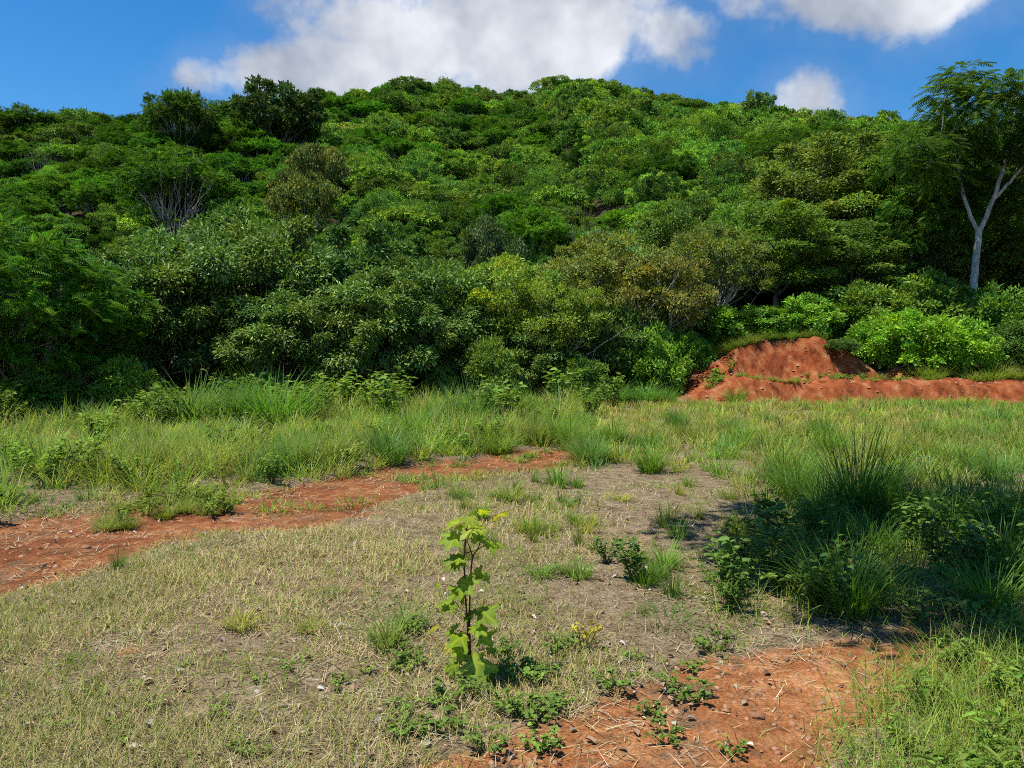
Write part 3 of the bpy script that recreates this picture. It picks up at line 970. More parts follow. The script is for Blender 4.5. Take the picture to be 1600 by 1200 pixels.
cp = [(1485, 108), (1512, 122), (1545, 128), (1575, 140), (1600, 135), (1468, 142), (1448, 182), (1482, 168), (1528, 165), (1568, 172), (1605, 186), (1428, 214), (1462, 218),
      (1508, 212), (1550, 214), (1590, 226), (1440, 252), (1470, 268), (1535, 255), (1602, 268), (1622, 215), (1640, 178), (1606, 305), (1630, 150), (1415, 245), (1520, 145), (1590, 300), (1545, 285)]
Cn = np.array([pp(a, b + 14, rg.uniform(-1.8, 1.8)) for a, b in cp])
ends = np.array([L1[-1], L2[-1], L3[-1], L4[-1], L5[-1], L1[3], L2[3]])
for c in Cn:
    e = ends[np.argmin(np.linalg.norm(ends - c, axis=1))]
    p, r = bent(e, c, .03, .01, rg, .1, 5)
    obj('twig', mesh('twig', [tube(p, r, 4)], 'bark_pale', True), root)
cw = obj('crown', crown_at(rg, Cn, 0.85, 2700, 0.56, (FEA_T, FEA_F), 0.3, 0.6, 'leaf_feather'), root, color=(0.085, 0.165, 0.026))
tag(root, 'tall tree with a pale grey V-forked trunk above the right end of the bank', 'tree')

# leaning bare limbs caught in the thicket
BL = [('fallen_limb', [(890, 575, 24.6), (910, 560, 24.5), (945, 535, 24.4), (985, 510, 24.6)], .05, 'pale leaning limb in the dark hollow under the yellow-green crown'),
      ('fallen_limb', [(572, 588, 22.6), (582, 575, 22.5), (590, 565, 22.6)], .06, 'short pale broken limb in the dark thicket'),
      ('fallen_limb', [(1000, 500, 26.0), (1020, 478, 25.8), (1045, 452, 25.8), (1060, 425, 26)], .05, 'pale curving bare limb in front of the olive-brown crown'),
      ('fallen_limb', [(1000, 492, 25.9), (996, 465, 25.9), (992, 440, 26), (985, 425, 26.2)], .035, 'thin upright bare limb in front of the olive-brown crown'),
      ('fallen_limb', [(925, 585, 24.2), (922, 568, 24.2), (932, 540, 24.3)], .035, 'thin pale stem standing in the dark hollow')]
for nm, pts, r0, lb in BL:
    P = np.array([at(*p) for p in pts])
    g0 = P[0].copy(); g0[2] = H(P[0][0], P[0][1]) - 0.1
    P = np.concatenate([[g0 + np.array([-.15, .2, 0])], P])
    o = obj(nm, mesh(nm, [path_tube(P - g0, r0 * .7, r0 * .25, 6)], 'bark_grey', True), loc=g0)
    tag(o, lb, 'branch')

# ------------------------------------------------------------------ grass
BL_F = np.array([[0, 1, 3], [0, 3, 2], [2, 3, 5], [2, 5, 4], [4, 5, 6]])
BS_F = np.array([[0, 1, 3], [0, 3, 2], [2, 3, 4]])


def blades(P, az, L, w, tilt, bend, C0, C1, long=True, rg=rng):
    """curved tapering blades: root P, heading az, tilt from upright at the root, further bend to the tip"""
    n = len(P)
    seg = 3 if long else 2
    wd = [1.0, 0.85, 0.55] if long else [1.0, 0.7]
    hd = np.stack([np.cos(az), np.sin(az)], 1)
    sd = np.stack([-np.sin(az), np.cos(az), np.zeros(n)], 1)
    cur = P.copy(); vs = []; cs = []
    for k in range(seg + 1):
        t = k / seg
        c = C0 + (C1 - C0) * t
        if k < seg:
            h = (w * 0.5 * wd[k])[:, None]
            vs += [cur - sd * h, cur + sd * h]; cs += [c, c]
        else:
            vs.append(cur.copy()); cs.append(c)
        a = tilt + bend * (k + 0.5) / seg
        st = (L / seg)[:, None]
        cur = cur + np.concatenate([hd * np.sin(a)[:, None], np.cos(a)[:, None]], 1) * st
    Vv = np.stack(vs, 1); Cc = np.stack(cs, 1)
    m = Vv.shape[1]
    Fm = BL_F if long else BS_F
    Fv = (Fm[None] + (np.arange(n) * m)[:, None, None]).reshape(-1, 3)
    return Vv.reshape(-1, 3), Fv, Cc.reshape(-1, 3)


def scatter(x0, x1, y0, y1, dens, cell=0.2, rg=rng):
    xs = np.arange(x0, x1, cell); ys = np.arange(y0, y1, cell)
    A, B = np.meshgrid(xs, ys); A = A.ravel(); B = B.ravel()
    vis = (np.abs(A) < 0.74 * np.maximum(B, 0) + 2.2)
    A = A[vis]; B = B[vis]
    n = rg.poisson(np.clip(dens(A + cell / 2, B + cell / 2), 0, None) * cell * cell)
    x = np.repeat(A, n) + rg.random(n.sum()) * cell
    y = np.repeat(B, n) + rg.random(n.sum()) * cell
    return x, y


def ground_pts(x, y, dz=0.0):
    return np.stack([x, y, height(x, y) + dz], 1)


STRAW = np.array([0.44, 0.36, 0.19]); OLIVE = np.array([0.24, 0.24, 0.07]); GREEN = np.array([0.145, 0.255, 0.036])
YG = np.array([0.27, 0.325, 0.052]); BLUEG = np.array([0.105, 0.21, 0.052]); BRN = np.array([0.16, 0.11, 0.06])


def mixcol(rg, n, pal, wts, jit=0.18):
    k = rg.choice(len(pal), n, p=np.array(wts) / np.sum(wts))
    c = np.array(pal)[k] * (1 + rg.normal(0, jit, (n, 1))) * (1 + rg.normal(0, .06, (n, 3)))
    return c.clip(0.01, 0.9)


YB_X = [-3, -1.0, 0.3, 1.0, 2.5, 2.9, 3.8, 4.4, 6, 20]
YB_Y = [15, 14.0, 13.2, 11.0, 9.4, 7.4, 6.8, 6.3, 6.0, 6.0]


def meadow_m(x, y):
    yb = np.interp(x, YB_X, YB_Y) + (fbm(x, y, 1.2, 2, 71) - .5) * 1.6
    return sst(-0.5, 0.7, y - yb) * (1 - track_mask(x, y)) * (1 - bank_mask(x, y)) * (1 - far_red_mask(x, y)) * sst(24.6, 22.6, y + np.where(x > 5, 0.8, 0))


UP_X = [-9, -5.5, -4.0, -3.2, -1.6, 0.2, 1.5, 3.0]
UP_Y = [6.2, 6.7, 8.2, 9.0, 11.0, 12.5, 13.0, 13.4]


def weedband_m(x, y):
    yb = np.interp(x, UP_X, UP_Y) + (fbm(x, y, 1.1, 2, 73) - .5) * 0.9
    return sst(-0.1, 0.5, y - yb) * sst(2.6, 0.8, x) * sst(24.5, 22, y) * (1 - 0.8 * track_mask(x, y))


def dry_m(x, y):
    lim = np.interp(y, [2, 4, 5.5, 7, 9, 11], [0.9, 0.2, -0.1, 0.3, 0.4, 0.6])
    return sst(0.8, -0.5, x - lim + (fbm(x, y, 0.9, 2, 75) - .5) * 1.4) * (1 - track_mask(x, y)) * (1 - patch_mask(x, y)) * (1 - weedband_m(x, y)) * sst(12, 10, y)


def soil_m(x, y):
    return (1 - track_mask(x, y)) * (1 - patch_mask(x, y)) * (1 - meadow_m(x, y)) * (1 - weedband_m(x, y)) * sst(13, 11, y)


# short parched grass
x, y = scatter(-7.5, 3, 2.0, 11.5, lambda x, y: dry_m(x, y) * 5200 * (0.05 + 0.55 * sst(0.38, 0.56, fbm(x, y, 1.3, 3, 81)) + 0.55 * sst(0.42, 0.60, fbm(x, y, 0.45, 2, 82))) * np.minimum(1, 3.4 / y))
n = len(x); print('dry', n)
gpatch = sst(0.42, 0.68, fbm(x, y, 1.6, 2, 83))
C = mixcol(rng, n, [STRAW, OLIVE, GREEN, YG], [0.55, .24, .08, .13])
C = C * (1 - 0.35 * gpatch[:, None]) + np.array([0.13, 0.16, 0.04]) * 0.35 * gpatch[:, None]
Lh = rng.uniform(0.03, 0.13, n) * (0.6 + 0.8 * fbm(x, y, 0.6, 2, 84))
o = obj('dry_grass', mesh('dry_grass', [blades(ground_pts(x, y), rng.uniform(0, 6.28, n), Lh, 0.0018 + 0.00045 * y, rng.uniform(0.2, 1.25, n), rng.uniform(0, 1.0, n), C * np.array([1.1, 1.0, .9]), C, False)], 'straw'))
tag(o, 'short parched straw-coloured grass covering the left foreground', 'grass', kind='stuff')

# straw lying flat on the soil
x, y = scatter(-7, 4.5, 2.0, 11, lambda x, y: (soil_m(x, y) * 0.8 + 0.55 * patch_mask(x, y) + 0.60 * track_mask(x, y)) * 800 * (0.15 + sst(0.40, 0.66, fbm(x, y, 0.5, 3, 85))) * np.minimum(1, 3.6 / y))
n = len(x); print('straw', n)
C = mixcol(rng, n, [STRAW * 0.9, BRN, np.array([.42, .37, .27])], [0.5, .3, .2], .25)
o = obj('fallen_straw', mesh('fallen_straw', [blades(ground_pts(x, y, 0.006), rng.uniform(0, 6.28, n), rng.uniform(.04, .16, n), 0.0024 + 0.0005 * y, rng.uniform(1.25, 1.5, n), rng.uniform(-.1, .35, n), C, C, False)], 'straw'))
tag(o, 'pale dead grass stalks lying flat on the bare soil', 'straw', kind='stuff')

# sparse green grass on the bare soil
x, y = scatter(-6, 4.5, 2.0, 11, lambda x, y: (soil_m(x, y)) * 1100 * (.12 + sst(0.44, 0.68, fbm(x, y, 0.42, 3, 86))) * np.minimum(1, 3.6 / y) + patch_mask(x, y) * 20)
n = len(x); print('sparse', n)
C = mixcol(rng, n, [GREEN, OLIVE, YG, STRAW], [.34, .28, .24, .14])
o = obj('short_grass', mesh('short_grass', [blades(ground_pts(x, y), rng.uniform(0, 6.28, n), rng.uniform(.03, .10, n), 0.0032 + 0.0005 * y, rng.uniform(.2, 1.1, n), rng.uniform(0, 1.0, n), C, C, False)], 'blade_field'))
tag(o, 'thin short green grass scattered over the bare soil', 'grass', kind='stuff')

# the field beyond
def tussocks(x, y, per, spread, hgt, pal_of, wid, tilt=.75, rg=rng):
    n = len(x)
    cnt = rg.poisson(per, n)
    k = np.repeat(np.arange(n), cnt); m = len(k)
    a = rg.uniform(0, 6.28, m); r = np.sqrt(rg.random(m)) * spread[k]
    X_, Y_ = x[k] + r * np.cos(a), y[k] + r * np.sin(a)
    q = r / spread[k]
    C_ = pal_of(n)[k] * (1 + rg.normal(0, .15, (m, 1))) * (1 + rg.normal(0, .07, (m, 3)))
    dead = rg.random(m) < .05
    C_[dead] = STRAW * rg.uniform(.6, 1.0, (dead.sum(), 1))
    L = hgt[k] * rg.uniform(.45, 1.15, m)
    return blades(ground_pts(X_, Y_), a + rg.normal(0, .6, m), L, wid(Y_), .05 + tilt * q * rg.uniform(.4, 1.2, m), rg.uniform(.15, 1.4, m), C_.clip(.01, .9), (C_ * 1.1).clip(.01, .9), True, rg)


x, y = scatter(-2.5, 19, 5.8, 24.5, lambda x, y: meadow_m(x, y) * (13 * np.minimum(1, 11 / y)) * (0.3 + 0.7 * sst(12, 15, y) + 0.8 * sst(.35, .6, fbm(x, y, 0.9, 3, 87))) + 0.5 * soil_m(x, y) * sst(6.5, 9, y) * (x > -1))
n = len(x)
back = sst(12.0, 15.5, y) * sst(12, 7, x)


def pal_meadow(n):
    A = mixcol(rng, n, [GREEN, BLUEG, YG, OLIVE], [.36, .12, .36, .16], .2)
    B = mixcol(rng, n, [YG, OLIVE, np.array([.33, .28, .11]), GREEN], [.36, .30, .20, .14], .2)
    return np.where((rng.random(n) < back)[:, None], B, A)


ch = tussocks(x, y, 36, rng.uniform(.08, .24, n), rng.uniform(.22, .52, n) * (1 - .2 * back), pal_meadow, lambda Y_: 0.0035 + 0.0008 * Y_)
print('meadow', len(ch[1]) // 5)
o = obj('meadow_grass', mesh('meadow_grass', [ch], 'blade_field'))
tag(o, 'green and yellowing field grass between the bare soil and the red bank', 'grass', kind='stuff')

# rank grass left of the field, beyond the track
x, y = scatter(-15, 3, 6.5, 24.5, lambda x, y: weedband_m(x, y) * (12 * np.minimum(1, 10 / y)) * (0.5 + 0.7 * sst(.35, .6, fbm(x, y, 1.0, 3, 89))) + 8.0 * track_mask(x, y) * sst(.45, .64, fbm(x, y, .8, 2, 79)))
n = len(x)
hg = rng.uniform(.30, .75, n) * (0.25 + 1.1 * fbm(x, y, 2.4, 2, 90)) * (0.45 + 0.55 * sst(-.2, 1.6, y - np.interp(x, UP_X, UP_Y)))
hg = np.where(track_mask(x, y) > .5, rng.uniform(.05, .20, n), hg * (1 + .35 * sst(13, 18, y)))
ch = tussocks(x, y, 42, rng.uniform(.08, .26, n), hg, lambda n: mixcol(rng, n, [YG, GREEN, OLIVE, np.array([.26, .31, .075]), BLUEG], [.26, .40, .08, .18, .08], .2), lambda Y_: 0.0042 + 0.0008 * Y_, .85)
print('rank', len(ch[1]) // 5)
o = obj('rank_grass', mesh('rank_grass', [ch], 'blade_field'))
tag(o, 'rank green grass in a deep band between the red track and the thicket', 'grass', kind='stuff')

# grass and trailing stems in the right corner and in the shade
RC = [(1.0, 2.0), (1.25, 2.7), (1.6, 3.25), (2.1, 3.75), (3.0, 4.3), (5.5, 4.6), (5.5, 1.6)]
SH = [(1.2, 4.6), (1.5, 5.4), (2.2, 6.4), (2.8, 7.4), (6, 7.4), (6, 4.3), (3.4, 4.3), (2.2, 4.5)]
x, y = scatter(0.8, 5.5, 1.8, 7.6, lambda x, y: poly_mask(RC, x, y, .25) * 2300 + poly_mask(SH, x, y, .35) * 800 * (0.2 + sst(.4, .65, fbm(x, y, .5, 2, 95))))
n = len(x); print('corner', n)
C = mixcol(rng, n, [YG, GREEN, np.array([.26, .32, .07]), STRAW * .8], [.30, .44, .23, .03])
o = obj('corner_grass', mesh('corner_grass', [blades(ground_pts(x, y), rng.uniform(0, 6.28, n), rng.uniform(.10, .40, n), 0.0022 + 0.0006 * y, rng.uniform(.1, .9, n), rng.uniform(.2, 1.5, n), C, C * 1.05)], 'blade_field'))
tag(o, 'fresh green grass filling the lower right corner and the shaded ground behind it', 'grass', kind='stuff')

# dead leaves, clods and grit
x, y = scatter(-5.5, 5, 2.0, 8.5, lambda x, y: (1 - 0.55 * track_mask(x, y)) * (22 + 190 * sst(.52, .74, fbm(x, y, .7, 3, 96)) * sst(-2.0, 0.5, x)) * np.minimum(1, 3.5 / y) * sst(8.5, 6, y))
n = len(x); print('litter', n)
C = mixcol(rng, n, [np.array([.33, .28, .22]), np.array([.24, .16, .10]), np.array([.44, .40, .34]), np.array([.14, .09, .055])], [.34, .34, .12, .2], .2)
Nn = unit(np.array([0, 0, 1.]) + rng.normal(0, .35, (n, 3)))
az = rng.uniform(0, 6.28, n)
D = np.stack([np.cos(az), np.sin(az), rng.normal(0, .2, n)], 1)
S = rng.uniform(.018, .055, n)
o = obj('leaf_litter', mesh('leaf_litter', [stamp(LEAF6_T * np.array([1, 1, 2.2]), LEAF6_F, ground_pts(x, y, .010), D, Nn, np.stack([S, S * .6, S], 1), C)], 'litter'))
tag(o, 'curled dead leaves scattered over the bare soil', 'leaf litter', kind='stuff')

OCT_V = np.array([[1, 0, 0], [0, 1, 0], [-1, 0, 0], [0, -1, 0], [0, 0, 1], [.6, .6, .55], [-.6, .6, .5], [-.6, -.6, .6], [.6, -.6, .5]], float)
OCT_F = np.array([[0, 5, 8], [1, 6, 5], [2, 7, 6], [3, 8, 7], [4, 5, 6], [4, 6, 7], [4, 7, 8], [4, 8, 5], [0, 1, 5], [1, 2, 6], [2, 3, 7], [3, 0, 8]])


def grit(name, dens, s0, s1, matname, label, area):
    x, y = scatter(*area, dens)
    n = len(x); print(name, n)
    az = rng.uniform(0, 6.28, n)
    D = np.stack([np.cos(az), np.sin(az), rng.normal(0, .15, n)], 1)
    Nn = unit(np.array([0, 0, 1.]) + rng.normal(0, .2, (n, 3)))
    S = s0 + (s1 - s0) * rng.random(n) ** 3
    S = S * (0.7 + y / 12)
    o = obj(name, mesh(name, [stamp(OCT_V, OCT_F, ground_pts(x, y, -.1 * S), D, Nn, np.stack([S, S * rng.uniform(.6, 1, n), S * rng.uniform(.4, .8, n)], 1), np.ones((n, 3)))], matname))
    tag(o, label, 'gravel', kind='stuff')


grit('red_clods', lambda x, y: np.maximum(track_mask(x, y), patch_mask(x, y)) * 260 * np.minimum(1, 4 / y) * (.2 + sst(.4, .7, fbm(x, y, .6, 2, 97))), .005, .028, 'stone_rust', 'crumbly red clods and small stones on the bare red earth', (-7, 4, 2.0, 12.5))
grit('soil_grit', lambda x, y: soil_m(x, y) * sst(-1.5, .5, x) * 300 * np.minimum(1, 4 / y), .003, .012, 'stone_grey', 'grey grit on the bare brown soil around the sapling', (-3, 4.5, 2.2, 10))


grit('bank_clods', lambda x, y: bank_mask(x, y) * 22 * (.15 + sst(.45, .7, fbm(x, y, .9, 2, 98))), .008, .032, 'stone_rust', 'red clods and small stones fallen on the cut bank', (4.5, 20, 22.4, 26.8))


# ------------------------------------------------------------------ tufts
def tuft_mesh(seed, n, Lr, w, spread, pal, wts, tiltmax=.8, bend=(0.2, 1.3)):
    rg = np.random.default_rng(seed)
    a = rg.uniform(0, 6.28, n); r = spread * np.sqrt(rg.random(n))
    P = np.stack([r * np.cos(a), r * np.sin(a), np.full(n, -.02)], 1)
    az = a + rg.normal(0, .7, n)
    q = r / spread
    L = rg.uniform(*Lr, n)
    C = mixcol(rg, n, pal, wts, .16)
    return mesh('blades', [blades(P, az, L, np.full(n, w) * rg.uniform(.7, 1.3, n), (0.05 + tiltmax * q * rg.uniform(.5, 1.1, n)), rg.uniform(*bend, n), C * np.array([1.12, 1.02, 1.0]), C, True, rg)], 'blade')


one = [np.array([1.0, 1.0, 1.0]), np.array([1.35, 1.12, .9]), np.array([2.2, 1.35, 1.6]), np.array([.75, .95, 1.1])]
T_SMALL = [tuft_mesh(300 + i, 110, (.10, .30), .0075, .07, one, [.5, .25, .1, .15]) for i in range(4)]
T_MID = [tuft_mesh(310 + i, 260, (.30, .75), .013, .17, one, [.5, .25, .07, .18], .75) for i in range(4)]
T_TALL = [tuft_mesh(320 + i, 420, (.5, 1.25), .017, .30, one, [.5, .25, .07, .18], .7, (.3, 1.6)) for i in range(3)]
T_LOW = [tuft_mesh(330 + i, 160, (.05, .16), .006, .17, one, [.45, .3, .15, .1], .9, (.3, 1.2)) for i in range(3)]
G_FRESH = (0.105, 0.180, 0.030); G_BLUE = (0.080, 0.150, 0.042); G_YEL = (0.24, 0.24, 0.045); G_DK = (0.065, 0.120, 0.026); G_OL = (0.15, 0.17, 0.045)


def tuft(stock, px, py, h, hw, color, label, group=None, native=(.26, .2), name='grass_tuft', seed=None, wl=None):
    """px, py: where the foot of the tuft stands in the photo's ground; h, hw in metres"""
    if wl is None:
        x, y = gp(px, py)
        z = H(x, y)
        for _ in range(4):
            D = min((EYE - H(x, y)) * FPX / (py - HOR), 22.9); x, y = (px - 800) / FPX * D, D
    else: x, y = wl
    r = random.Random(int(px * 7 + py * 13) if seed is None else seed)
    o = obj(name, r.choice(stock), loc=(x, y, H(x, y)), color=tuple(np.array(color) * np.array([1.4, 1.55, 1.2])))
    o.scale = (hw / native[1], hw / native[1], h / native[0])
    o.rotation_euler = (0, 0, r.uniform(0, 6.28))
    tag(o, label, 'grass', group)
    return o


NS = (.24, .20); NM = (.60, .5); NTL = (.95, .85); NL = (.11, .22)
for args in (
        (T_TALL, 430, 668, 1.45, 1.25, (0.095, 0.20, 0.032), 'biggest bright green grass clump in front of the dark thicket', NTL),
        (T_TALL, 300, 670, 1.35, 1.2, (0.100, 0.165, 0.045), 'tall greyish green grass clump left of the biggest bright one', NTL),
        (T_TALL, 372, 664, 1.3, 1.0, G_BLUE, 'tall grass clump squeezed between the two biggest clumps', NTL),
        (T_TALL, 735, 668, 1.2, .95, G_BLUE, 'tall green grass clump in front of the dark hollow', NTL),
        (T_TALL, 792, 650, 1.1, .85, G_DK, 'dark green grass clump behind the one in front of the dark hollow', NTL),
        (T_MID, 868, 690, .75, .55, G_FRESH, 'upright green grass clump at the left end of the field', NM),
        (T_MID, 640, 690, .8, .6, G_FRESH, 'green grass clump between the track and the dark hollow', NM),
        (T_TALL, 960, 627, .8, .9, (0.085, 0.17, 0.04), 'green grass clump at the left foot of the bushes', NTL),
        (T_TALL, 1010, 627, .8, .9, (0.085, 0.17, 0.04), 'green grass clump where the field meets the bushes', NTL),
        (T_MID, 1040, 625, .7, .6, (0.095, 0.19, 0.03), 'green grass clump at the left end of the red berm', NM),
        (T_MID, 1148, 628, .7, .55, G_FRESH, 'single grass clump standing in front of the red berm', NM),
        (T_MID, 1560, 665, .6, .65, (0.085, 0.165, 0.045), 'bluish grass clump at the right end of the red berm', NM),
        (T_TALL, 1345, 815, 1.05, .62, (0.055, 0.115, 0.022), 'largest dark green tussock with long upright blades, right of the soil', NTL),
        (T_MID, 1290, 800, .6, .45, (0.07, 0.13, 0.026), 'dark tussock just left of the largest one', NM),
        (T_MID, 1420, 830, .65, .5, (0.06, 0.12, 0.024), 'dark tussock just right of the largest one', NM),
        (T_MID, 1500, 815, .6, .5, (0.075, 0.14, 0.03), 'dark tussock in the shade near the right edge', NM),
        (T_MID, 1590, 850, .6, .5, (0.065, 0.125, 0.026), 'dark tussock cut by the right edge of the picture', NM),
        (T_SMALL, 1040, 888, .27, .24, (0.105, 0.20, 0.028), 'bright green tuft on the soil at the corner of the shadow', NS),
        (T_SMALL, 1175, 835, .30, .30, G_OL, 'loose olive tuft on the soil before the dark tussocks', NS),
        (T_SMALL, 868, 757, .42, .30, G_FRESH, 'green tuft at the end of the red track', NS),
        (T_SMALL, 800, 782, .30, .34, G_OL, 'wide olive tuft left of the one at the end of the track', NS),
        (T_SMALL, 715, 775, .26, .26, G_OL, 'olive tuft where the parched grass meets the track', NS),
        (T_SMALL, 603, 1015, .25, .20, (0.13, 0.18, 0.04), 'loose grass tuft with long arching blades left of the sapling', NS),
        (T_SMALL, 635, 985, .19, .17, (0.12, 0.17, 0.045), 'grass tuft between the sapling and the loose arching tuft', NS),
        (T_SMALL, 372, 985, .15, .16, G_YEL, 'yellowing broad-bladed tuft in the parched grass', NS),
        (T_SMALL, 485, 992, .10, .15, (0.20, .19, .06), 'small withered tuft right of the yellowing one', NS),
        (T_LOW, 512, 935, .09, .15, (0.10, .15, .03), 'round green mat of grass in the parched grass', NL),
        (T_SMALL, 180, 890, .22, .10, G_DK, 'narrow dark green tuft beside the red track', NS),
        (T_LOW, 800, 950, .10, .24, G_OL, 'low pale grass mat right of the sapling', NL),
        (T_LOW, 1040, 975, .10, .25, G_DK, 'low dark green mat at the near edge of the shadow', NL),
        (T_SMALL, 1050, 815, .22, .16, G_OL, 'thin tuft in the middle of the bare soil', NS),
        (T_SMALL, 850, 840, .20, .16, G_OL, 'thin tuft on the soil behind the sapling', NS),
        (T_LOW, 105, 1050, .09, .15, (.13, .18, .03), 'low green mat in the parched grass near the left edge', NL)):
    tuft(args[0], args[1], args[2], args[3], args[4], args[5], args[6], native=args[7])

TG = 'grass tuft on the grey soil in front of the field'
for i in range(60):
    px = R_.uniform(720, 1260); py = R_.uniform(738, 850) if i < 44 else R_.uniform(850, 960)
    xx, yw = gp(px, py)
    tuft(T_SMALL, px, py, R_.uniform(.10, .28), R_.uniform(.08, .2), R_.choice([G_OL, G_FRESH, G_YEL, G_DK]), TG, 'tufts in front of the field', NS, seed=i)
TG = 'green grass clump growing in the field grass'
for i in range(54):
    y = R_.uniform(8.3, 17); x = R_.uniform(0.5, .74 * y)
    if y < np.interp(x, YB_X, YB_Y) + .2: continue
    tuft(T_MID, 0, 0, R_.uniform(.35, .65), R_.uniform(.3, .5), R_.choice([G_BLUE, G_FRESH, G_OL, (0.13, .19, .04)]), TG, 'clumps in the field', NM, seed=i + 100, wl=(x, y))
TG = 'grass clump in the rank green band beyond the track'
for i in range(44):
    x = R_.uniform(-10, 1); yb = np.interp(x, UP_X, UP_Y)
    y = yb + R_.uniform(.3, 7)
    if abs(x) > .74 * y: continue
    tuft(T_MID, 0, 0, R_.uniform(.4, .75), R_.uniform(.35, .55), R_.choice([G_FRESH, (0.14, .2, .04), G_BLUE, G_OL]), TG, 'clumps beyond the track', NM, seed=i + 200, wl=(x, y))


# ------------------------------------------------------------------ weeds
def weed_mesh(seed, H_, R, stems, per, leaf, ratio, flat=False, pal=None):
    rg = np.random.default_rng(seed)
    st, P, D = [], [], []
    for k in range(stems):
        a = rg.uniform(0, 6.28); rr = R * rg.uniform(.4, 1)
        e = np.array([rr * cos(a), rr * sin(a), H_ * rg.uniform(.6, 1.05)])
        b0 = np.array([.02 * cos(a), .02 * sin(a), -.02])
        p, r = bent(b0, e, leaf * .06 + .0015, .0012, rg, .09, 6, sag=(.25 if flat else .08))
        st.append(tube(p, r, 3))
        t = np.sort(rg.uniform(.22, 1, per))
        for q in t:
            i = min(int(q * 5), 4); f = q * 5 - i
            P.append(p[i] * (1 - f) + p[i + 1] * f)
            a2 = rg.uniform(0, 6.28)
            D.append([cos(a2) + .4 * cos(a), sin(a2) + .4 * sin(a), rg.uniform(-.25, .5)])
    P = np.array(P); D = np.array(D); n = len(P)
    Nn = unit(np.array([0, 0, 1.]) + rg.normal(0, .3, (n, 3)))
    S = leaf * rg.uniform(.6, 1.25, n)
    br = (1 + rg.normal(0, .18, n)).clip(.5, 1.6)
    C = np.stack([br * (1 + rg.normal(0, .1, n)), br, br], 1)
    lf = stamp(LEAF6_T, LEAF6_F, P, D, Nn, np.stack([S, S * ratio, S], 1), C)
    return mesh('stems', st, 'stem_green', True), mesh('leaves', [lf], 'leaf_broad')


W_BUSH = [weed_mesh(400 + i, .55, .32, 14, 15, .085, .55) for i in range(4)]
W_LOW = [weed_mesh(410 + i, .10, .20, 10, 9, .038, .75, True) for i in range(4)]
W_LONG = [weed_mesh(420 + i, .34, .20, 7, 9, .115, .24) for i in range(3)]


def weed(stock, x, y, s, color, label, group=None, name='weed', seed=0, sz=1.0):
    r = random.Random(seed)
    pr = r.choice(stock)
    e = bpy.data.objects.new(name, None); COL.objects.link(e)
    e.location = (x, y, H(x, y)); e.rotation_euler = (0, 0, r.uniform(0, 6.28)); e.scale = (s, s, s * sz)
    obj('stems', pr[0], e); obj('leaves', pr[1], e, color=tuple(np.array(color) * np.array([1.4, 1.4, 1.2])))
    tag(e, label, 'weed', group)
    return e


WB = (0.120, 0.195, 0.032)
for i in range(52):
    x = R_.uniform(-11, 1.2); yb = np.interp(x, UP_X, UP_Y); y = yb + .2 + 8 * R_.random() ** 1.4
    if abs(x) > .74 * y: continue
    weed(W_BUSH, x, y, R_.uniform(.5, 1.05), tuple(np.array(WB) * R_.uniform(.7, 1.15)), 'leafy green weed in the rank band beyond the track', 'leafy weeds beyond the track', 'leafy_weed', i)
for i, (px, py, s, lb) in enumerate(((60, 758, 1.05, 'big leafy weed at the left edge beyond the red track'), (130, 750, 1.1, 'big leafy weed at the left, second from the picture edge'),
                                     (150, 700, 1.3, 'bright leafy weed behind the big ones at the left'), (590, 700, 1.0, 'leafy weed behind the far bend of the track'), (565, 655, 1.9, 'tall leafy weed behind the grass right of the biggest grass clump'), (225, 668, 1.7, 'tall leafy weed left of the biggest grass clumps'))):
    x, y = gp(px, py); weed(W_BUSH, x, y, s, (0.135, 0.215, 0.030), lb, None, 'leafy_weed', 500 + i)
for i in range(22):
    x = R_.uniform(-11, 3.2); y = R_.uniform(15.5, 21.5)
    weed(W_BUSH, x, y, R_.uniform(1.3, 2.2), tuple(np.array(WB) * R_.uniform(.6, 1.1)), 'tall leafy weed at the back of the grass before the thicket', 'tall weeds before the thicket', 'tall_weed', 550 + i)
# the island of grass and weeds in the track
for i in range(26):
    px = 150 + 215 * R_.random(); py = 838 - (px - 150) * 0.17 - 45 * R_.random()
    x, y = gp(px, py)
    tuft(T_SMALL, px, py, R_.uniform(.12, .26), R_.uniform(.12, .24), R_.choice([G_FRESH, G_OL, (0.16, .2, .045)]), 'broad-bladed tuft in the grassy island in the red track', 'tufts in the track island', NS, seed=600 + i)
    if i % 3 == 0: weed(W_LONG, x, y, .7, (0.14, .19, .04), 'narrow-leaved weed in the grassy island in the red track', 'weeds in the track island', 'narrow_leaved_weed', i)
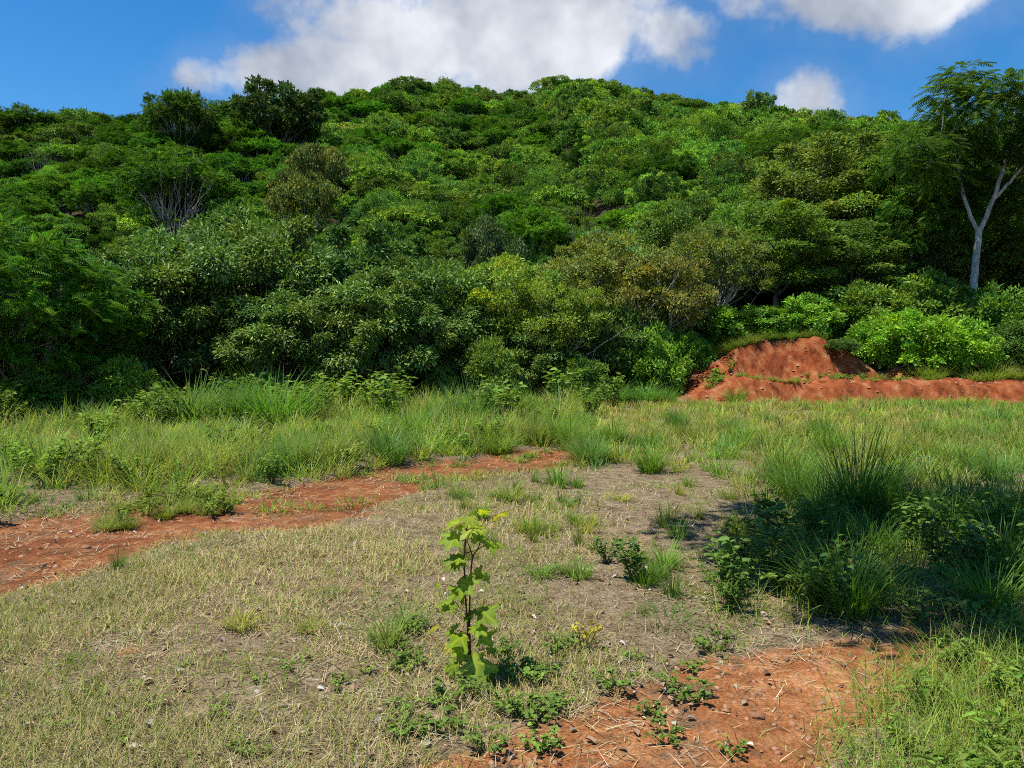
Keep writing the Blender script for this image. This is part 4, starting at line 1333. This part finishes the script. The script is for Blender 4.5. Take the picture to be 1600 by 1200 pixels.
# low weeds
for i in range(46):
    px = R_.uniform(620, 1160); py = R_.uniform(985, 1200)
    x, y = gp(px, py)
    pm_ = float(patch_mask(np.array([x]), np.array([y]))[0])
    if pm_ > .5 and R_.random() < .35: continue
    if abs(px - 735) < 40 and py < 1070: continue
    weed(W_LOW, x, y, R_.uniform(.4, .8), tuple(np.array((.10, .165, .03)) * R_.uniform(.75, 1.3)), 'low creeping green weed on the ground around the bare red earth', 'low weeds by the red earth', 'low_weed', 700 + i)
for i in range(22):
    px = R_.uniform(0, 640); py = R_.uniform(1040, 1200)
    x, y = gp(px, py)
    weed(W_LOW, x, y, R_.uniform(.25, .5), tuple(np.array((.13, .19, .035)) * R_.uniform(.75, 1.2)), 'low green weed in the parched grass of the near left', 'low weeds in the parched grass', 'low_weed', 800 + i)
for i in range(30):
    x = R_.uniform(1.9, 4.9); y = R_.uniform(4.6, 7.4)
    if float(poly_mask(SH, np.array([x]), np.array([y]), .2)[0]) < .5 or x < 1.9 + (y - 4.6) * .3: continue
    tuft(T_MID, 0, 0, R_.uniform(.3, .6), R_.uniform(.3, .5), R_.choice([G_DK, G_FRESH, G_BLUE]), 'dark grass clump in the shaded ground on the right', 'grass clumps in the shade', NM, seed=i + 800, wl=(x, y))
for i in range(62):
    x = R_.uniform(1.3, 4.8); y = R_.uniform(4.4, 7.3)
    if float(poly_mask(SH, np.array([x]), np.array([y]), .2)[0]) < .4: continue
    weed(W_BUSH if i % 2 else W_LOW, x, y, R_.uniform(.5, .95) if i % 2 else R_.uniform(1.0, 1.9), tuple(np.array((.075, .135, .026)) * R_.uniform(.75, 1.2)), 'green weed in the shaded ground on the right', 'weeds in the shade', 'shade_weed', 900 + i)
for i in range(70):
    x = R_.uniform(1.1, 3.4); y = R_.uniform(2.3, 4.4)
    if float(poly_mask(RC, np.array([x]), np.array([y]), .2)[0]) < .5: continue
    st = W_LONG if i % 2 else W_BUSH
    weed(st, x, y, R_.uniform(.4, .7) if st is W_LONG else R_.uniform(.3, .5), tuple(np.array((.13, .205, .035)) * R_.uniform(.7, 1.2)), 'fresh green weed in the lower right corner', 'weeds in the corner', 'corner_weed', 1000 + i)
x, y = gp(915, 1010)
weed(W_LOW, x, y, .6, (.30, .26, .03), 'tiny yellowing seedling on the soil right of the sapling', None, 'seedling', 3, 2.2)
for i, (px, py, s) in enumerate(((990, 905, .6), (950, 880, .4))):
    x, y = gp(px, py)
    weed(W_BUSH, x, y, s, (.07, .125, .028), ['dark leafy weed beside the bright tuft at the corner of the shadow', 'small leafy weed on the soil left of the bright tuft'][i], None, 'leafy_weed', 40 + i)
for i in range(16):
    x = R_.uniform(6.5, 13); y = R_.uniform(24.0, 25.2)
    weed(W_LOW if i % 3 else W_BUSH, x, y, R_.uniform(1.5, 2.8) if i % 3 else R_.uniform(.4, .9), (.12, .21, .03), 'bright weed on the bench of the red bank', 'weeds on the red bank', 'bank_weed', 60 + i)
for i in range(22):
    x = R_.uniform(6.2, 14); y = R_.uniform(23.95, 25.0)
    tuft(T_SMALL, 0, 0, R_.uniform(.15, .4), R_.uniform(.2, .45), R_.choice([G_OL, G_FRESH, (.16, .16, .05)]), 'small grass tuft on the terrace of the red bank', 'tufts on the bank terrace', NS, seed=i + 480, wl=(x, y))
for i in range(12):
    x = R_.uniform(13, 18); y = R_.uniform(24.4, 25.6)
    tuft(T_MID, 0, 0, R_.uniform(.4, .7), R_.uniform(.5, .8), (.15, .19, .045), 'yellowish grass clump on top of the right end of the bank', 'clumps on the bank', NM, seed=i + 400, wl=(x, y))

for i in range(16):
    x = 6.6 + i * .31 + R_.uniform(-.1, .1); y = float(bank_edges(np.array([x]))[3][0]) + R_.uniform(.15, .6)
    tuft(T_MID, 0, 0, R_.uniform(.3, .55), R_.uniform(.35, .6), R_.choice([G_OL, G_FRESH, (.10, .13, .04)]), 'grass clump hanging over the lip of the red scarp', 'clumps on the lip of the scarp', NM, seed=i + 450, wl=(x, y))


# ------------------------------------------------------------------ stones
def stone_mesh(seed):
    rg = np.random.default_rng(seed)
    import bmesh
    bm = bmesh.new()
    bmesh.ops.create_icosphere(bm, subdivisions=2, radius=1.0)
    d = unit(rg.normal(0, 1, (7, 3))); k = rg.uniform(.55, .85, 7)
    for v in bm.verts:
        c = np.array(v.co)
        for i in range(7):
            t = c @ d[i]
            if t > k[i]: c = c - d[i] * (t - k[i])
        v.co = c * np.array([1, .8, .6]) + rg.normal(0, .02, 3)
    me = bpy.data.meshes.new('stone'); bm.to_mesh(me); bm.free()
    return me


for i, (px, py, s, m_, lb) in enumerate((
        (1105, 1078, .030, 'stone_rust', 'small orange stone in the middle of the near red earth'), (1060, 1130, .028, 'stone_rust', 'rusty stone low in the near red earth'),
        (1190, 1128, .034, 'stone_rust', 'pale orange stone beside the corner grass'), (1235, 1038, .020, 'stone_rust', 'tiny orange stone near the top of the near red earth'),
        (315, 832, .035, 'stone_grey', 'small pale stone on the track by the grassy island'), (128, 853, .045, 'stone_rust', 'rust-coloured stone on the left of the track'),
        (60, 880, .035, 'stone_rust', 'rust-coloured stone near the left end of the track'), (235, 1112, .022, 'stone_grey', 'small pale stone in the parched grass'))):
    me = stone_mesh(i); me.materials.append(MATS[m_])
    x, y = gp(px, py)
    o = obj('stone', me, loc=(x, y, H(x, y) + s * .15)); o.scale = (s, s, s); o.rotation_euler = (0, 0, i * 1.3)
    tag(o, lb, 'stone', 'stones on the red earth' if m_ == 'stone_rust' else None)


# ------------------------------------------------------------------ the sapling
def lobed_leaf(seed, lobes=7):
    """a palmate leaf in its own plane: stalk joins at the origin, tip along +x; size 1"""
    rg = np.random.default_rng(seed)
    lob = np.linspace(-2.25, 2.25, lobes)
    ln = np.interp(np.abs(lob), [0, .75, 1.5, 2.25], [1.0, .88, .68, .42]) * rg.uniform(.92, 1.06, lobes)
    out_ = []
    for i in range(lobes):
        a, l = lob[i], ln[i] * .78
        w = .24
        out_ += [(a - w * 1.0, l * .72), (a - w * .75, l * .86), (a, l), (a + w * .75, l * .86), (a + w * 1.0, l * .72)]
        if i < lobes - 1:
            out_.append(((a + lob[i + 1]) / 2, min(l, ln[i + 1] * .78) * .70))
    V = [[0, 0, 0]]; Cc = [(1.9, 1.5, 1.8)]
    for a, l in out_:
        # half-way ring and rim
        V.append([.26 + .5 * l * cos(a), .5 * l * sin(a), -.03]); Cc.append((1.0, 1.0, 1.0))
    for a, l in out_:
        V.append([.26 + l * cos(a), l * sin(a), -.20 * l * l + .04 * rg.normal()]); Cc.append((1.0, 1.0, 1.0))
    V.append([.26, 0, .015]); Cc.append((1.7, 1.4, 1.6)); ctr = len(V) - 1
    for i in range(lobes):
        k = 1 + i * 6 + 2
        Cc[k] = (1.7, 1.4, 1.6); V[k][2] += .012
    m = len(out_)
    Fc = []
    for i in range(m - 1):
        Fc += [[ctr, 1 + i, 2 + i], [1 + i, 1 + m + i, 2 + m + i], [1 + i, 2 + m + i, 2 + i]]
    Fc += [[ctr, 0, 1], [ctr, m, 0], [0, 1 + m, 1], [0, m, 2 * m]]
    V = np.array(V, float); V[:, 0] -= 0.0
    return V, np.array(Fc), np.array(Cc)


rg = np.random.default_rng(9)
x0, y0 = gp(733, 1064)
sap = bpy.data.objects.new('sapling', None); COL.objects.link(sap)
sap.location = (x0, y0, H(x0, y0))
tag(sap, 'young sapling with lobed bright green leaves on two thin red-brown stems', 'sapling')
K = y0 / FPX / 3.53      # metres for a pixel of the enlarged photo


def sp(zx, zy, dd=0.0):
    return np.array([(zx - 462) * K, dd, (1075 - zy) * K])


def stem(name, pts, r0, r1):
    P = np.array([sp(*p) for p in pts])
    t = np.linspace(0, 1, len(P)); tt = np.linspace(0, 1, len(P) * 4)
    Q = np.stack([np.interp(tt, t, P[:, k]) for k in range(3)], 1)
    for _ in range(3): Q[1:-1] = .25 * Q[:-2] + .5 * Q[1:-1] + .25 * Q[2:]
    obj(name, mesh(name, [tube(Q, r0 + (r1 - r0) * tt, 6)], 'stem_red', True), sap)


stem('stem', [(462, 1095), (455, 900), (452, 780), (440, 640), (436, 520), (430, 400), (438, 300), (450, 200), (500, 165)], .0065, .0025)
stem('stem', [(464, 1095, .02), (462, 880, .02), (458, 780, .02), (462, 600, .02), (468, 480, .02), (478, 395, .02)], .006, .0042)
stem('branch', [(478, 395, .02), (462, 345, .02), (440, 300, .03)], .0035, .002)
stem('branch', [(478, 395, .02), (510, 350, .02), (525, 300, .02), (530, 250, .03)], .0035, .002)
LV = [(540, 155, 75), (640, 168, 90), (465, 172, 80), (365, 205, 105), (468, 240, 125), (352, 292, 120), (590, 328, 85), (640, 330, 60), (525, 272, 80), (375, 415, 110), (402, 395, 70),
      (345, 440, 75), (445, 538, 115), (510, 497, 80), (552, 522, 60), (285, 540, 40), (385, 605, 90), (335, 662, 85), (562, 690, 135), (455, 722, 90), (512, 765, 85), (398, 835, 115),
      (362, 800, 75), (552, 850, 105), (338, 920, 60), (405, 915, 85), (368, 990, 75), (415, 972, 60), (505, 1005, 170), (380, 1120, 45), (440, 1130, 40), (330, 1030, 55), (590, 905, 60), (250, 820, 60)]
leaf_meshes = []
for i in range(5):
    v, f, c = lobed_leaf(i, 7 if i % 2 == 0 else 5)
    leaf_meshes.append((v, f, c))
for i, (zx, zy, sz) in enumerate(LV):
    v, f, c = leaf_meshes[i % 5]
    ctr = sp(zx, zy)
    side = 1 if zx > 462 else -1
    s = sz * K * 1.32
    az = (0 if side > 0 else pi) + rg.uniform(-1.2, 1.2)
    if zx > 400 and zx < 540: az = -pi / 2 + rg.uniform(-.9, .9)
    Dv = np.array([cos(az), sin(az), rg.uniform(-.55, -.05)])
    if i == 28: Dv = np.array([.12, -.45, -.9])
    Dv /= np.linalg.norm(Dv)
    Nv = np.array([-.25, -.65, .75]) + rg.normal(0, .28, 3)
    if i == 28: Nv = np.array([-.1, -.9, .45])
    Sd = np.cross(Nv, Dv); Sd /= np.linalg.norm(Sd); Up = np.cross(Dv, Sd)
    dd = -.03 * abs(sin(az)) * (1 if sin(az) < 0 else -1) + rg.uniform(-.07, .07)
    org = ctr + np.array([0, dd, 0]) - Dv * s * .5
    W = org + (v[:, 0:1] * Dv + v[:, 1:2] * Sd * 1.0 + v[:, 2:3] * Up) * s
    young = zy < 260
    base_c = np.array([.205, .315, .020]) if not young else np.array([.28, .37, .026])
    if i in (1, 24, 33): base_c = np.array([.36, .36, .03])
    if i == 28: base_c = np.array([.22, .31, .035])
    me = mesh('leaf', [(W, f, c * base_c * rg.uniform(.68, 1.18))], 'sapling_leaf')
    lo_ = obj('leaf', me, sap)
    # its stalk
    zs = min(max(zy + 25, 180), 1060)
    a_ = sp(np.interp(zs, [180, 300, 520, 780, 1060], [455, 440, 437, 452, 460]), zs + rg.uniform(0, 25))
    q, r = bent(a_, org, .0022, .0014, rg, .06, 5)
    obj('leaf_stalk', mesh('leaf_stalk', [tube(q, r, 4)], 'stem_red', True), lo_)
for i, (px, py, s) in enumerate(((715, 1072, .45), (752, 1068, .5), (735, 1085, .4))):
    x, y = gp(px, py)
    weed(W_LOW, x, y, s, (.11, .19, .03), 'small green weed at the foot of the sapling', 'weeds at the foot of the sapling', 'low_weed', 70 + i)

# ------------------------------------------------------------------ the roadside tree overhead, out of the frame, that shades the ground on the right
SH_TREE = make_tree(900, 2.3, 0.9, 6.5, 34, 0.55, 14000, (0.16, 0.5), 0.12, 'bark_grey', 'leaf_broad', lo=-0.1, flat=0.5, fork=4.9, lean=-4.6, limbs=5)
place_tree('roadside_tree', SH_TREE, (6.6, 5.25, H(6.6, 5.25)), 1.0, 0.0, C_MID, 'tree standing beside the clearing whose shadow falls on the right-hand weeds', 'tree')
